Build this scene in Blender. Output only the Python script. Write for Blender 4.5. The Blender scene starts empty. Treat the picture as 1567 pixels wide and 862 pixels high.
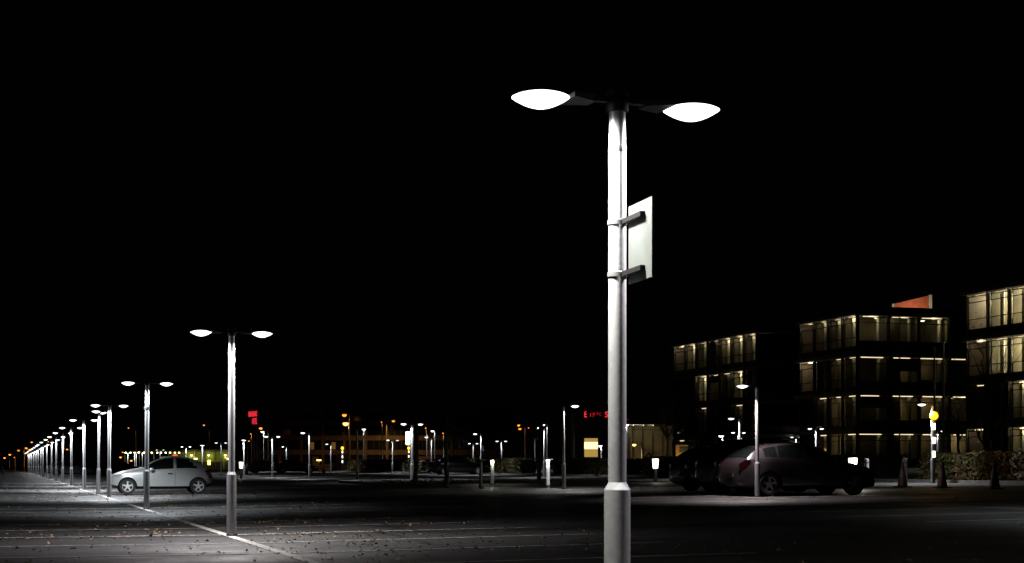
import bpy, bmesh, math, random
from mathutils import Vector, Matrix, noise as mnoise

random.seed(7)
scene = bpy.context.scene
COL = scene.collection
PI = math.pi

# ------------------------------------------------------------------ camera
F = 2427.0                      # focal length in photo pixels (1567 wide)
CAMZ = 1.05
HORIZON, CX = 713.0, 783.5
cam = bpy.data.objects.new('camera', bpy.data.cameras.new('camera'))
COL.objects.link(cam)
cam.location = (0, 0, CAMZ)
cam.rotation_euler = (PI / 2, 0, 0)
cam.data.sensor_width = 36
cam.data.lens = F / 1567 * 36
cam.data.shift_y = (HORIZON - 431) / 1567
cam.data.clip_start = 0.1
cam.data.clip_end = 6000
scene.camera = cam

# ------------------------------------------------------------------ night sky, exposure
w = bpy.data.worlds.new("World")
scene.world = w
w.use_nodes = True
nt = w.node_tree
bg = nt.nodes['Background']
bg.inputs['Color'].default_value = (0.55, 0.6, 1.0, 1)
bg.inputs['Strength'].default_value = 0.0005
scene.view_settings.view_transform = 'Standard'
scene.view_settings.look = 'None'
scene.view_settings.exposure = 0.0
scene.view_settings.gamma = 1.0
scene.view_settings.use_curve_mapping = False
cy = scene.cycles
cy.max_bounces = 5
cy.diffuse_bounces = 2
cy.glossy_bounces = 2
cy.transparent_max_bounces = 12
cy.sample_clamp_indirect = 2.0
cy.caustics_reflective = False
cy.caustics_refractive = False
cy.use_denoising = True
cy.use_light_tree = True

LAMP_W = 400.0                  # radiant power of one car park lamp head

# ------------------------------------------------------------------ car park grid: u across the lamp rows, v along them
TH = math.radians(17.64)
CT, ST = math.cos(TH), math.sin(TH)
U0 = 3.15
SL = 0.012                      # cross fall of the tarmac


def g(u):
    return SL * max(0.0, min(u, 110.0))


def XY(u, v):
    return (CT * (u + U0) - ST * v, ST * (u + U0) + CT * v)


def P(u, v, dz=0.0):
    x, y = XY(u, v)
    return Vector((x, y, g(u) + dz))


def UV(x, y):
    return (CT * x + ST * y - U0, -ST * x + CT * y)


def by_height(px, py, h):
    """ground position of a thing whose point at height h shows at photo pixel px, py"""
    r = (px - CX) / F
    k = (HORIZON - py) / F
    # k*Y = h + g - CAMZ ; u = (CT*r+ST)*Y - U0
    a = (CT * r + ST)
    Y = (h - CAMZ - SL * U0) / (k - SL * a)
    if a * Y - U0 < 0:
        Y = (h - CAMZ) / k
    return UV(r * Y, Y)


def by_base(px, py):
    return by_height(px, py, 0.0)


def by_dist(px, Y):
    return UV((px - CX) / F * Y, Y)


# ------------------------------------------------------------------ materials
MATS = {}


def mat(name, color=(.5, .5, .5), rough=.6, metal=0.0, emit=None, es=0.0, spec=.5, coat=0.0,
        noise=None, bump=None, alpha_mix=None):
    if name in MATS:
        return MATS[name]
    m = bpy.data.materials.new(name)
    m.use_nodes = True
    n = m.node_tree.nodes
    l = m.node_tree.links
    b = n['Principled BSDF']
    b.inputs['Base Color'].default_value = (*color, 1)
    b.inputs['Roughness'].default_value = rough
    b.inputs['Metallic'].default_value = metal
    b.inputs['Specular IOR Level'].default_value = spec
    b.inputs['Coat Weight'].default_value = coat
    if emit:
        b.inputs['Emission Color'].default_value = (*emit, 1)
        b.inputs['Emission Strength'].default_value = es
    tc = n.new('ShaderNodeTexCoord')
    if noise:
        sc_, c2, lo, hi = noise
        t = n.new('ShaderNodeTexNoise')
        t.inputs['Scale'].default_value = sc_
        t.inputs['Detail'].default_value = 6
        l.new(tc.outputs['Object'], t.inputs['Vector'])
        r = n.new('ShaderNodeMapRange')
        r.inputs['From Min'].default_value = lo
        r.inputs['From Max'].default_value = hi
        l.new(t.outputs['Fac'], r.inputs['Value'])
        mx = n.new('ShaderNodeMix')
        mx.data_type = 'RGBA'
        mx.inputs['A'].default_value = (*color, 1)
        mx.inputs['B'].default_value = (*c2, 1)
        l.new(r.outputs['Result'], mx.inputs['Factor'])
        l.new(mx.outputs['Result'], b.inputs['Base Color'])
    if bump:
        sc_, st = bump
        t = n.new('ShaderNodeTexNoise')
        t.inputs['Scale'].default_value = sc_
        t.inputs['Detail'].default_value = 3
        l.new(tc.outputs['Object'], t.inputs['Vector'])
        bp = n.new('ShaderNodeBump')
        bp.inputs['Strength'].default_value = st
        bp.inputs['Distance'].default_value = 0.02
        l.new(t.outputs['Fac'], bp.inputs['Height'])
        l.new(bp.outputs['Normal'], b.inputs['Normal'])
    MATS[name] = m
    return m


def asphalt_material():
    m = bpy.data.materials.new('tarmac')
    m.use_nodes = True
    n, l = m.node_tree.nodes, m.node_tree.links
    b = n['Principled BSDF']
    tc = n.new('ShaderNodeTexCoord')

    def tex(scale, detail=5, rough=.6):
        t = n.new('ShaderNodeTexNoise')
        t.inputs['Scale'].default_value = scale
        t.inputs['Detail'].default_value = detail
        t.inputs['Roughness'].default_value = rough
        l.new(tc.outputs['Object'], t.inputs['Vector'])
        return t

    def ramp(src, pts):
        r = n.new('ShaderNodeValToRGB')
        e = r.color_ramp.elements
        e[0].position, e[0].color = pts[0][0], (*[pts[0][1]] * 3, 1)
        e[1].position, e[1].color = pts[-1][0], (*[pts[-1][1]] * 3, 1)
        for p_, c_ in pts[1:-1]:
            x = e.new(p_)
            x.color = (c_, c_, c_, 1)
        l.new(src, r.inputs['Fac'])
        return r

    def mul(a, c):
        x = n.new('ShaderNodeMix')
        x.data_type = 'RGBA'
        x.blend_type = 'MULTIPLY'
        x.inputs['Factor'].default_value = 1
        l.new(a, x.inputs['A'])
        l.new(c, x.inputs['B'])
        return x.outputs['Result']
    big = ramp(tex(.22, 6).outputs['Fac'], [(.3, .55), (.5, .85), (.7, 1.15)])
    mid = ramp(tex(1.7, 7, .7).outputs['Fac'], [(.32, .7), (.68, 1.2)])
    grit = ramp(tex(55, 3, .8).outputs['Fac'], [(.3, .45), (.55, .95), (.75, 2.0)])
    v = n.new('ShaderNodeTexVoronoi')          # thin cracks
    v.feature = 'DISTANCE_TO_EDGE'
    v.inputs['Scale'].default_value = .16
    wob = tex(.9, 4)
    ad = n.new('ShaderNodeMix')
    ad.data_type = 'RGBA'
    ad.blend_type = 'LINEAR_LIGHT'
    ad.inputs['Factor'].default_value = .12
    l.new(tc.outputs['Object'], ad.inputs['A'])
    l.new(wob.outputs['Color'], ad.inputs['B'])
    l.new(ad.outputs['Result'], v.inputs['Vector'])
    crack = ramp(v.outputs['Distance'], [(.0, .3), (.006, .4), (.010, 1.0)])
    base = n.new('ShaderNodeRGB')
    base.outputs[0].default_value = (.056, .055, .055, 1)
    c = mul(base.outputs[0], big.outputs['Color'])
    c = mul(c, mid.outputs['Color'])
    c = mul(c, grit.outputs['Color'])
    c = mul(c, crack.outputs['Color'])
    l.new(c, b.inputs['Base Color'])
    rr = n.new('ShaderNodeMapRange')
    l.new(tex(.6, 5).outputs['Fac'], rr.inputs['Value'])
    rr.inputs['From Min'].default_value = .35
    rr.inputs['From Max'].default_value = .65
    rr.inputs['To Min'].default_value = .5
    rr.inputs['To Max'].default_value = .8
    l.new(rr.outputs['Result'], b.inputs['Roughness'])
    bp = n.new('ShaderNodeBump')
    bp.inputs['Strength'].default_value = .55
    bp.inputs['Distance'].default_value = .012
    l.new(tex(60, 3).outputs['Fac'], bp.inputs['Height'])
    l.new(bp.outputs['Normal'], b.inputs['Normal'])
    MATS['tarmac'] = m
    return m


def worn_paint_material():
    m = bpy.data.materials.new('road_paint')
    m.use_nodes = True
    n, l = m.node_tree.nodes, m.node_tree.links
    b = n['Principled BSDF']
    tc = n.new('ShaderNodeTexCoord')
    t = n.new('ShaderNodeTexNoise')
    t.inputs['Scale'].default_value = 7
    t.inputs['Detail'].default_value = 9
    t.inputs['Roughness'].default_value = .75
    l.new(tc.outputs['Object'], t.inputs['Vector'])
    r = n.new('ShaderNodeValToRGB')
    r.color_ramp.elements[0].position = .36
    r.color_ramp.elements[0].color = (.20, .20, .19, 1)
    r.color_ramp.elements[1].position = .6
    r.color_ramp.elements[1].color = (.70, .70, .67, 1)
    l.new(t.outputs['Fac'], r.inputs['Fac'])
    l.new(r.outputs['Color'], b.inputs['Base Color'])
    b.inputs['Roughness'].default_value = .65
    MATS['road_paint'] = m
    return m


def glass_material(name='pane_glass', tint=(.86, .88, .8)):
    m = bpy.data.materials.new(name)
    m.use_nodes = True
    n, l = m.node_tree.nodes, m.node_tree.links
    n.remove(n['Principled BSDF'])
    out = n['Material Output']
    tr = n.new('ShaderNodeBsdfTransparent')
    tr.inputs['Color'].default_value = (*tint, 1)
    gl = n.new('ShaderNodeBsdfGlossy')
    gl.inputs['Roughness'].default_value = .03
    lw = n.new('ShaderNodeLayerWeight')
    lw.inputs['Blend'].default_value = .25
    mx = n.new('ShaderNodeMixShader')
    l.new(lw.outputs['Fresnel'], mx.inputs['Fac'])
    l.new(tr.outputs[0], mx.inputs[1])
    l.new(gl.outputs[0], mx.inputs[2])
    l.new(mx.outputs[0], out.inputs['Surface'])
    MATS[name] = m
    return m


asphalt_material()
worn_paint_material()
glass_material()
M_POLE = mat('grey_pole_paint', (.50, .51, .52), .38, .25, noise=(14, (.44, .45, .455), .44, .66), bump=(40, .05))
M_HOUS = mat('dark_lamp_housing', (.035, .035, .037), .5, .2)
M_BAND = mat('steel_band', (.42, .43, .44), .35, .7)
M_LENS = mat('lamp_lens', (.9, .9, .9), .3, emit=(.97, .98, 1.0), es=2.6)
M_LENSD = mat('lamp_lens_dim', (.9, .9, .9), .3, emit=(1.0, .95, .92), es=1.3)
M_CHAN = mat('black_channel', (.006, .006, .006), .7, spec=.15)
M_SIGN = mat('sign_back_white', (.105, .115, .112), .5, noise=(5, (.085, .095, .09), .42, .62))
M_BLACK = mat('black_plastic', (.012, .012, .013), .5)
M_RUBBER = mat('tyre_rubber', (.018, .018, .018), .8, bump=(60, .2))
M_RIM = mat('alloy_rim', (.66, .66, .67), .4, .15)
M_AUTOGLASS = mat('car_glass', (.008, .011, .010), .06, spec=.6)
M_CHROME = mat('mirror_metal', (.6, .6, .6), .2, .9)
M_HEADL = mat('headlight_glass', (.55, .57, .6), .12, .3, coat=.8)
M_TAIL = mat('red_tail_glass', (.025, .004, .005), .15, coat=.6)
M_AMBERLENS = mat('amber_indicator', (.75, .22, .02), .25)
M_WHITEPL = mat('plate_white', (.62, .62, .58), .4)
M_YELLOWPL = mat('plate_yellow', (.07, .045, .012), .4)
M_LITSTRIP = mat('lamplit_tarmac', (.19, .185, .18), .8, noise=(1.3, (.13, .128, .12), .4, .66), bump=(30, .3))  # paler tarmac tone that carries the row lamps' light
M_KERB = mat('kerb_concrete', (.24, .235, .225), .8, noise=(2.5, (.16, .155, .15), .4, .65))
M_SOIL = mat('island_soil', (.045, .04, .028), .95, noise=(2.2, (.075, .07, .04), .4, .62), bump=(20, .6))
M_GRASS = mat('grass_blade', (.055, .07, .025), .8, noise=(1.5, (.09, .08, .04), .4, .6))
M_BARK = mat('dark_bark', (.05, .042, .034), .9, noise=(12, (.03, .026, .022), .4, .6), bump=(24, .6))
M_LEAFB = mat('brown_leaf', (.19, .095, .035), .7, noise=(30, (.30, .18, .06), .42, .6))
M_LEAFG = mat('green_leaf', (.06, .085, .025), .65, noise=(6, (.12, .115, .03), .42, .6))
M_HEDGE = mat('beech_hedge_leaf', (.13, .08, .03), .6, noise=(.9, (.07, .075, .022), .42, .58))
M_WHITEP = mat('white_post_paint', (.78, .80, .81), .45, noise=(10, (.52, .54, .55), .5, .75))
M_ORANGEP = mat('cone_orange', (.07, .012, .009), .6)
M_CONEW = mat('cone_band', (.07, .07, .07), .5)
M_SODIUM = mat('sodium_lens', (.9, .6, .3), .3, emit=(1.0, .26, .022), es=2.4)
M_SODIUMW = mat('pale_sodium_lens', (.9, .7, .4), .3, emit=(1.0, .62, .18), es=3.0)
M_GALV = mat('galvanised_column', (.36, .35, .34), .5, .4)
M_AMBER = mat('amber_globe', (.9, .5, .05), .4, emit=(1.0, .40, .0), es=2.6)
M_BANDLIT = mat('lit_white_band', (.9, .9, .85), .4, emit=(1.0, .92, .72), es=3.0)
M_NEON = mat('red_neon', (.6, .02, .02), .4, emit=(1.0, .03, .05), es=1.5)
M_NEOND = mat('red_neon_weak', (.6, .02, .02), .4, emit=(1.0, .02, .04), es=.55)
M_DARKMET = mat('dark_facade_metal', (.045, .043, .04), .5, .3)
M_SLAB = mat('slab_edge', (.20, .18, .15), .75, noise=(.8, (.15, .135, .115), .4, .6))
M_SPAN = mat('brown_spandrel', (.085, .06, .045), .7, noise=(1.4, (.06, .043, .033), .4, .6))
M_WALLIN = mat('cream_interior_wall', (.30, .26, .18), .75, noise=(.35, (.13, .11, .075), .42, .6))
M_COLUMN = mat('white_column', (.82, .78, .66), .6)
M_CARPET = mat('office_carpet', (.09, .085, .08), .95)
M_STRIP = mat('ceiling_strip', (.9, .85, .7), .4, emit=(1.0, .82, .48), es=1.3)
M_STRIPB = mat('ceiling_panel_bright', (.9, .85, .7), .4, emit=(1.0, .86, .52), es=5)
M_BLIND = mat('grey_blind', (.20, .18, .14), .8)
M_FURN = mat('office_furniture', (.32, .24, .13), .6)
M_BRICKR = mat('red_roof_wall', (.46, .11, .045), .8, noise=(3, (.36, .085, .035), .4, .6), bump=(12, .2))
M_RENDER = mat('pale_render', (.5, .49, .44), .8)
M_FARWALL = mat('far_concrete_frame', (.19, .165, .14), .85, noise=(.6, (.14, .12, .10), .4, .6))
M_FARGLASS = mat('far_dark_glass', (.012, .012, .014), .12)
M_YELLOWW = mat('yellow_green_cladding', (.40, .42, .10), .7, noise=(.5, (.30, .33, .08), .4, .6))
M_WARMDOT = mat('warm_floodlight', (.9, .9, .6), .3, emit=(1.0, .95, .42), es=9)
M_WARMWIN = mat('warm_window', (.6, .5, .3), .4, emit=(1.0, .50, .10), es=.07)
M_PANELHI = mat('sign_panel_bright', (.8, .7, .4), .4, emit=(1.0, .80, .34), es=2.0)
M_PANELLO = mat('sign_panel_amber', (.7, .5, .2), .4, emit=(1.0, .62, .16), es=.42)
M_OCHRE = mat('ochre_board', (.5, .3, .11), .7)
M_LANTERN = mat('bollard_lantern', (.9, .9, .8), .4, emit=(1.0, .93, .70), es=3.4)


# ------------------------------------------------------------------ mesh helpers
class MB:
    def __init__(s):
        s.bm = bmesh.new()

    def _add(s, verts, faces, smooth=False):
        vs = [s.bm.verts.new(v) for v in verts]
        for f in faces:
            try:
                fc = s.bm.faces.new([vs[i] for i in f])
                fc.smooth = smooth
            except ValueError:
                pass
        return s

    def box(s, x0, x1, y0, y1, z0, z1, m=None):
        v = [Vector((x, y, z)) for x in (x0, x1) for y in (y0, y1) for z in (z0, z1)]
        if m:
            v = [m @ a for a in v]
        return s._add(v, [(0, 1, 3, 2), (4, 6, 7, 5), (0, 4, 5, 1), (2, 3, 7, 6), (0, 2, 6, 4), (1, 5, 7, 3)])

    def quad(s, a, b, c, d):
        return s._add([a, b, c, d], [(0, 1, 2, 3)])

    def tube(s, pts, rads, n=8, caps=True, smooth=True):
        pts = [Vector(p) for p in pts]
        rings = []
        up = None
        for i, p in enumerate(pts):
            d = (pts[min(i + 1, len(pts) - 1)] - pts[max(i - 1, 0)])
            if d.length < 1e-9:
                d = Vector((0, 0, 1))
            d.normalize()
            if up is None:
                up = Vector((1, 0, 0)) if abs(d.x) < .9 else Vector((0, 1, 0))
            a = (up - d * up.dot(d)).normalized()
            up = a
            b = d.cross(a)
            rings.append([s.bm.verts.new(p + (a * math.cos(2 * PI * k / n) + b * math.sin(2 * PI * k / n)) * rads[i]) for k in range(n)])
        for r0, r1 in zip(rings, rings[1:]):
            for k in range(n):
                f = s.bm.faces.new((r0[k], r0[(k + 1) % n], r1[(k + 1) % n], r1[k]))
                f.smooth = smooth
        if caps:
            s.bm.faces.new(rings[0][::-1])
            s.bm.faces.new(rings[-1])
        return s

    def lathe(s, prof, n=24, c=(0, 0, 0), smooth=True, axis='z', sx=1.0, sy=1.0, caps=True):
        """prof: list of (radius, height)"""
        rings = []
        for r, h in prof:
            ring = []
            for k in range(n):
                a = 2 * PI * k / n
                x, y, z = r * math.cos(a) * sx, r * math.sin(a) * sy, h
                if axis == 'y':
                    x, y, z = x, h, y
                ring.append(s.bm.verts.new((x + c[0], y + c[1], z + c[2])))
            rings.append(ring)
        for i, (r0, r1) in enumerate(zip(rings, rings[1:])):
            for k in range(n):
                f = s.bm.faces.new((r0[k], r0[(k + 1) % n], r1[(k + 1) % n], r1[k]))
                f.smooth = smooth
        if caps:
            s.bm.faces.new(rings[0][::-1])
            s.bm.faces.new(rings[-1])
        return s

    def mesh(s, name, m, sharp=35):
        bmesh.ops.recalc_face_normals(s.bm, faces=s.bm.faces)
        me = bpy.data.meshes.new(name)
        lim = math.radians(sharp)
        for e in s.bm.edges:
            if len(e.link_faces) == 2 and e.calc_face_angle(0) > lim:
                e.smooth = False
        s.bm.to_mesh(me)
        s.bm.free()
        me.materials.append(m)
        return me

    def build(s, name, m, parent=None, loc=None, rot=None, sharp=35):
        return link(name, s.mesh(name, m, sharp), parent, loc, rot)


def link(name, me, parent=None, loc=None, rot=None):
    o = bpy.data.objects.new(name, me)
    COL.objects.link(o)
    if parent:
        o.parent = parent
    if loc is not None:
        o.location = loc
    if rot is not None:
        o.rotation_euler = (0, 0, rot) if not hasattr(rot, '__len__') else rot
    return o


def tag(o, label=None, cat=None, group=None, kind=None):
    if label:
        o['label'] = label
    if cat:
        o['category'] = cat
    if group:
        o['group'] = group
    if kind:
        o['kind'] = kind
    return o


def thing(name, label, cat, loc=(0, 0, 0), rotz=0.0, group=None):
    o = link(name, None, None, loc, rotz)
    return tag(o, label, cat, group)


def struct(name, mb, m):
    return tag(mb.build(name, m), kind='structure')


LIGHTS = {}


def light(kind, power, color, parent, loc, size=.06, spot=None, blend=.3, name='light'):
    key = (kind, round(power, 2), color, size, spot, blend)
    if key not in LIGHTS:
        d = bpy.data.lights.new(name, kind)
        d.energy = power
        d.color = color
        d.shadow_soft_size = size
        if kind == 'SPOT':
            d.spot_size = spot
            d.spot_blend = blend
        LIGHTS[key] = d
    o = bpy.data.objects.new(name, LIGHTS[key])
    COL.objects.link(o)
    o.parent = parent
    o.location = loc
    return o


# ------------------------------------------------------------------ ground, markings, kerbs
mb = MB()
us = [-1500, 0, 110, 2500]
vs = [-80, 60, 200, 3500]
for i in range(3):
    for j in range(3):
        mb.quad(P(us[i], vs[j]), P(us[i + 1], vs[j]), P(us[i + 1], vs[j + 1]), P(us[i], vs[j + 1]))
bmesh.ops.remove_doubles(mb.bm, verts=mb.bm.verts, dist=.001)
struct('ground', mb, MATS['tarmac'])


def sheet(mb, u0, u1, v0, v1, dz):
    mb.quad(P(u0, v0, dz), P(u1, v0, dz), P(u1, v1, dz), P(u0, v1, dz))


# lamp light on the tarmac painted as a paler strip beyond the second aisle, with its kerb towards the hedge
mb = MB()
sheet(mb, 25.6, 31.6, -20, 420, .004)
struct('lamplit_strip', mb, M_LITSTRIP)

mb = MB()
LW = .05
sheet(mb, -LW * 1.3, LW * 1.3, 3.4, 330, .006)                 # centre line under the near row of lamps
for k in range(-2, 118):
    v = 3.2 + 2.62 * k
    if v < 3.3:
        continue
    sheet(mb, .07, 4.95, v - LW, v + LW, .006)
    sheet(mb, -4.95, -.07, v - LW, v + LW, .006)
for k in range(0, 20):
    v = 9.5 + 2.62 * k
    sheet(mb, 11.1, 15.9, v - LW, v + LW, .006)
    sheet(mb, 16.1, 21, v - LW, v + LW, .006)
sheet(mb, 15.95, 16.05, 9.5, 61.5, .006)
for k in range(0, 60):
    v = 86.5 + 2.62 * k
    sheet(mb, 11.1, 21, v - LW, v + LW, .006)
for k in range(0, 16):
    v = 4 + 2.62 * k
    sheet(mb, 21.2, 25.4, v * 6 - LW, v * 6 + LW, .006)
struct('parking_bay_lines', mb, MATS['road_paint'])


def kerb_ring(mb, u0, u1, v0, v1, r, wdt=.13, h=.12, n=10):
    pts = []
    for (cu, cv, a0) in ((u1 - r, v1 - r, 0), (u0 + r, v1 - r, 90), (u0 + r, v0 + r, 180), (u1 - r, v0 + r, 270)):
        for k in range(n + 1):
            a = math.radians(a0 + 90 * k / n)
            pts.append((cu, cv, math.cos(a), math.sin(a)))
    N = len(pts)
    out = [(cu + r * c, cv + r * s_) for cu, cv, c, s_ in pts]
    inn = [(cu + (r - wdt) * c, cv + (r - wdt) * s_) for cu, cv, c, s_ in pts]
    for k in range(N):
        j = (k + 1) % N
        a0, b0, a1, b1 = out[k], out[j], inn[k], inn[j]
        mb.quad(P(*a0, -.02), P(*b0, -.02), P(*b0, h), P(*a0, h))
        mb.quad(P(*a0, h), P(*b0, h), P(*b1, h), P(*a1, h))
        mb.quad(P(*a1, h), P(*b1, h), P(*b1, -.02), P(*a1, -.02))
    return inn


kb = MB()
isl = kerb_ring(kb, 13.2, 19.6, 62.6, 83.5, 2.6)
struct('kerb', kb, M_KERB)
mb = MB()
c0 = P(16.4, 73, .11)
for k in range(len(isl)):
    mb._add([c0, P(*isl[k], .09), P(*isl[(k + 1) % len(isl)], .09)], [(0, 1, 2)])
struct('island_ground', mb, M_SOIL)
kb = MB()
for v0 in range(-20, 420, 8):
    for (a, b) in ((31.6, 31.75),):
        for (q0, q1) in ((a, b),):
            A = [P(a, v0, -.02), P(a, v0, .12), P(b, v0, .12), P(b, v0, -.02)]
            B = [P(a, v0 + 7.98, -.02), P(a, v0 + 7.98, .12), P(b, v0 + 7.98, .12), P(b, v0 + 7.98, -.02)]
            for i in range(3):
                kb.quad(A[i], A[i + 1], B[i + 1], B[i])
struct('hedge_kerb', kb, M_KERB)
mb = MB()
sheet(mb, 31.75, 36.5, -20, 420, .10)
struct('verge', mb, M_SOIL)

# grass on the island and the verge
mb = MB()
for _ in range(5200):
    if random.random() < .7:
        u, v = random.uniform(13.6, 19.2), random.uniform(63, 83)
        if (u < 15.6 or u > 17.2) and (v < 64.6 or v > 81.5):
            continue
        z = .09
    else:
        u, v = random.uniform(31.9, 32.8), random.uniform(30, 180)
        z = .10
    p = P(u, v, z)
    a = random.uniform(0, 2 * PI)
    h = random.uniform(.04, .11)
    d = Vector((math.cos(a), math.sin(a), 0)) * .018
    t = Vector((random.uniform(-.04, .04), random.uniform(-.04, .04), h))
    mb._add([p - d, p + d, p + t], [(0, 1, 2)])
tag(mb.build('grass', M_GRASS), kind='stuff')

# fallen leaves scattered over the tarmac
mb = MB()
mb2 = MB()
cnt = 0
while cnt < 4200:
    t = random.random()
    v = 12 + 80 * t ** 1.7
    u = random.gauss(.8, 3.2) if random.random() < .75 else random.uniform(-16, 24)
    if mnoise.noise(Vector((u * .35, v * .35, 3.1))) < random.uniform(-.35, .45):
        continue
    if (13.1 < u < 19.7 and 62.5 < v < 83.6):
        continue
    cnt += 1
    p = P(u, v, .012)
    a = random.uniform(0, 2 * PI)
    s_ = random.uniform(.016, .042)
    ax = Vector((math.cos(a), math.sin(a), random.uniform(-.15, .25))) * s_
    bx = Vector((-math.sin(a), math.cos(a), random.uniform(-.1, .2))) * s_ * random.uniform(.45, .75)
    lift = Vector((0, 0, random.uniform(.004, .026)))
    b = mb if random.random() < .68 else mb2
    q = [p - ax, p - ax * .2 + bx + lift, p + ax + lift * random.uniform(0, 1), p - ax * .1 - bx + lift * random.uniform(0, 1)]
    b._add(q, [(0, 1, 2), (0, 2, 3)])
tag(mb.build('fallen_leaves', M_LEAFB), kind='stuff')
tag(mb2.build('pale_fallen_leaves', mat('pale_leaf', (.36, .29, .16), .7, noise=(30, (.22, .15, .07), .42, .6))), kind='stuff')

# ------------------------------------------------------------------ car park lamps
LH = 3.03                       # height of the lens


def lamp_meshes():
    d = {}
    d['base'] = MB().lathe([(.072, -.1), (.072, .905), (.0715, .917)], 28).mesh('base', M_POLE)
    d['foot_gap'] = MB().lathe([(.078, -.02), (.078, .03), (.073, .035)], 28).mesh('foot_gap', M_BLACK)
    d['shoulder'] = MB().lathe([(.0715, .917), (.070, .922), (.0515, .955), (.050, .96)], 28).mesh('shoulder', M_POLE)
    d['pole'] = MB().lathe([(.050, .96), (.0495, 1.6), (.0485, 2.78), (.0465, 2.79), (.0455, 2.90), (.0455, 2.985)], 28).mesh('pole', M_POLE)
    d['pole_joint'] = MB().lathe([(.0492, 2.765), (.0502, 2.77), (.0502, 2.79), (.0475, 2.797)], 28).mesh('pole_joint', M_BAND)
    d['cap'] = MB().lathe([(.060, 2.985), (.062, 3.0), (.062, 3.09), (.056, 3.105), (.02, 3.112)], 28).mesh('cap', M_HOUS)
    d['door'] = MB().box(-.03, .03, .068, .0745, .25, .72).mesh('door', M_POLE)
    # everything on the head points along +x
    a = MB()
    a.box(.055, .17, -.022, .022, 3.035, 3.06)
    d['arm'] = a.mesh('arm', M_HOUS)
    h = MB()
    # tapered plate then a shallow disc canopy
    vv = [(.15, -.05, 3.022), (.15, .05, 3.022), (.30, .12, 3.026), (.30, -.12, 3.026),
          (.15, -.05, 3.06), (.15, .05, 3.06), (.30, .12, 3.05), (.30, -.12, 3.05)]
    h._add([Vector(x) for x in vv], [(0, 1, 2, 3), (4, 7, 6, 5), (0, 3, 7, 4), (1, 5, 6, 2), (0, 4, 5, 1), (3, 2, 6, 7)])
    d['lamp_head'] = h.mesh('lamp_head', M_HOUS)
    RL = .158
    prof = [(.004, 3.030 - .060)]
    for k in range(1, 9):
        q = k / 8
        prof.append((RL * q, 3.030 - .060 * (1 - q ** 1.8)))
    for k in range(7, 1, -1):
        q = k / 8
        prof.append((RL * q, 3.032 + .028 * (1 - q ** 2.2)))  # glowing upper bulge shapes the lamp's glare into the lens
    d['lens'] = MB().lathe(prof, 28, c=(.45, 0, 0)).mesh('lens', M_LENS)
    prof2 = [(r, z) for r, z in prof]
    d['lens_dim'] = MB().lathe(prof2, 28, c=(.45, 0, 0)).mesh('lens', M_LENSD)
    return d


LM = lamp_meshes()
RL_ = random.Random(11)
COOL = (.90, .95, 1.0)
WARMW = (1.0, .97, .90)
PINKW = (1.0, .92, .97)


def lamp(u, v, kind, label, group=None, pw=(1, 1), cols=(COOL, COOL), aim=None, cone=149, rot=0.0, lean=.6):
    """kind: D twin head, L / R single head, N bare pole"""
    root = thing('lamp_post', label, 'lamp post', P(u, v), TH + rot, group)
    q = math.radians(lean)
    root.rotation_euler = (RL_.uniform(-q, q), RL_.uniform(-q, q), TH + rot + RL_.uniform(-.05, .05))
    for part in ('base', 'foot_gap', 'shoulder', 'pole', 'pole_joint', 'cap', 'door'):
        link(part, LM[part], root)
    sides = {'D': (-1, 1), 'L': (-1,), 'R': (1,), 'N': ()}[kind]
    for s in sides:
        ra = 0 if s > 0 else PI
        link('arm', LM['arm'], root, rot=ra)
        h = link('lamp_head', LM['lamp_head'], root, rot=ra)
        p = (pw[0] if s < 0 else pw[1]) * RL_.choice((.85, 1.0, 1.15))
        link('lens', LM['lens' if p > .3 else 'lens_dim'], h)
        if p > .02:
            light('SPOT', LAMP_W * p, cols[0] if s < 0 else cols[1], root, (.45 * s, 0, LH - .075), .07,
                  math.radians(cone), .44, 'lamp_light').rotation_euler = aim or (0, math.radians(6 * s), 0)
    return root


def pole_sign(root, z0, z1, l, ang, off=.06, dark_side=True):
    """traffic plate clamped to a pole, seen from its back; parts of the sign thing"""
    return root


# near row (u = 0)
ord_ = ['nearest', 'second', 'third', 'fourth', 'fifth', 'sixth', 'seventh', 'eighth', 'ninth', 'tenth', 'eleventh', 'twelfth',
        'thirteenth', 'fourteenth', 'fifteenth', 'sixteenth', 'seventeenth', 'eighteenth', 'nineteenth']
row_v = [8.1, 23.8, 39.0, 53.8, 60.3, 71.3, 86, 100, 113.5, 126, 140, 156, 167, 181, 195, 213, 230, 248, 266]
G1 = 'lamps of the long row running away at left'
near_labels = {
    0: 'tall twin-headed lamp post in the foreground carrying a white sign panel',
    1: 'twin-headed lamp post right of the silver hatchback, second nearest the camera',
    2: 'twin-headed lamp post standing in front of the silver hatchback, with small clamped plate',
    3: 'twin-headed lamp post just left of the silver hatchback bonnet',
    4: 'lamp post with added end-on heads, just behind the fourth lamp of the row',
}
row_pw = {0: (1.5, 1.0), 1: (1.25, 1.2), 2: (.8, 1.3), 3: (1.8, 2.7), 5: (6.0, 2.2), 6: (2.0, 1.4), 7: (2.0, 1.4)}
for i, v in enumerate(row_v):
    lb = near_labels.get(i, 'twin-headed lamp post, %s from the camera in the row at left' % ord_[i])
    cols = (WARMW, PINKW) if i == 0 else ((PINKW, WARMW) if i == 1 else (COOL, COOL))
    lamp(.03, v, 'D', lb, G1, row_pw.get(i, (1, 1)), cols, rot=1.25 if i == 4 else 0, cone=166 if i == 0 else 149, lean=.25 if i < 2 else .6)  # the fifth post's heads are added end-on to light its pole

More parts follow.
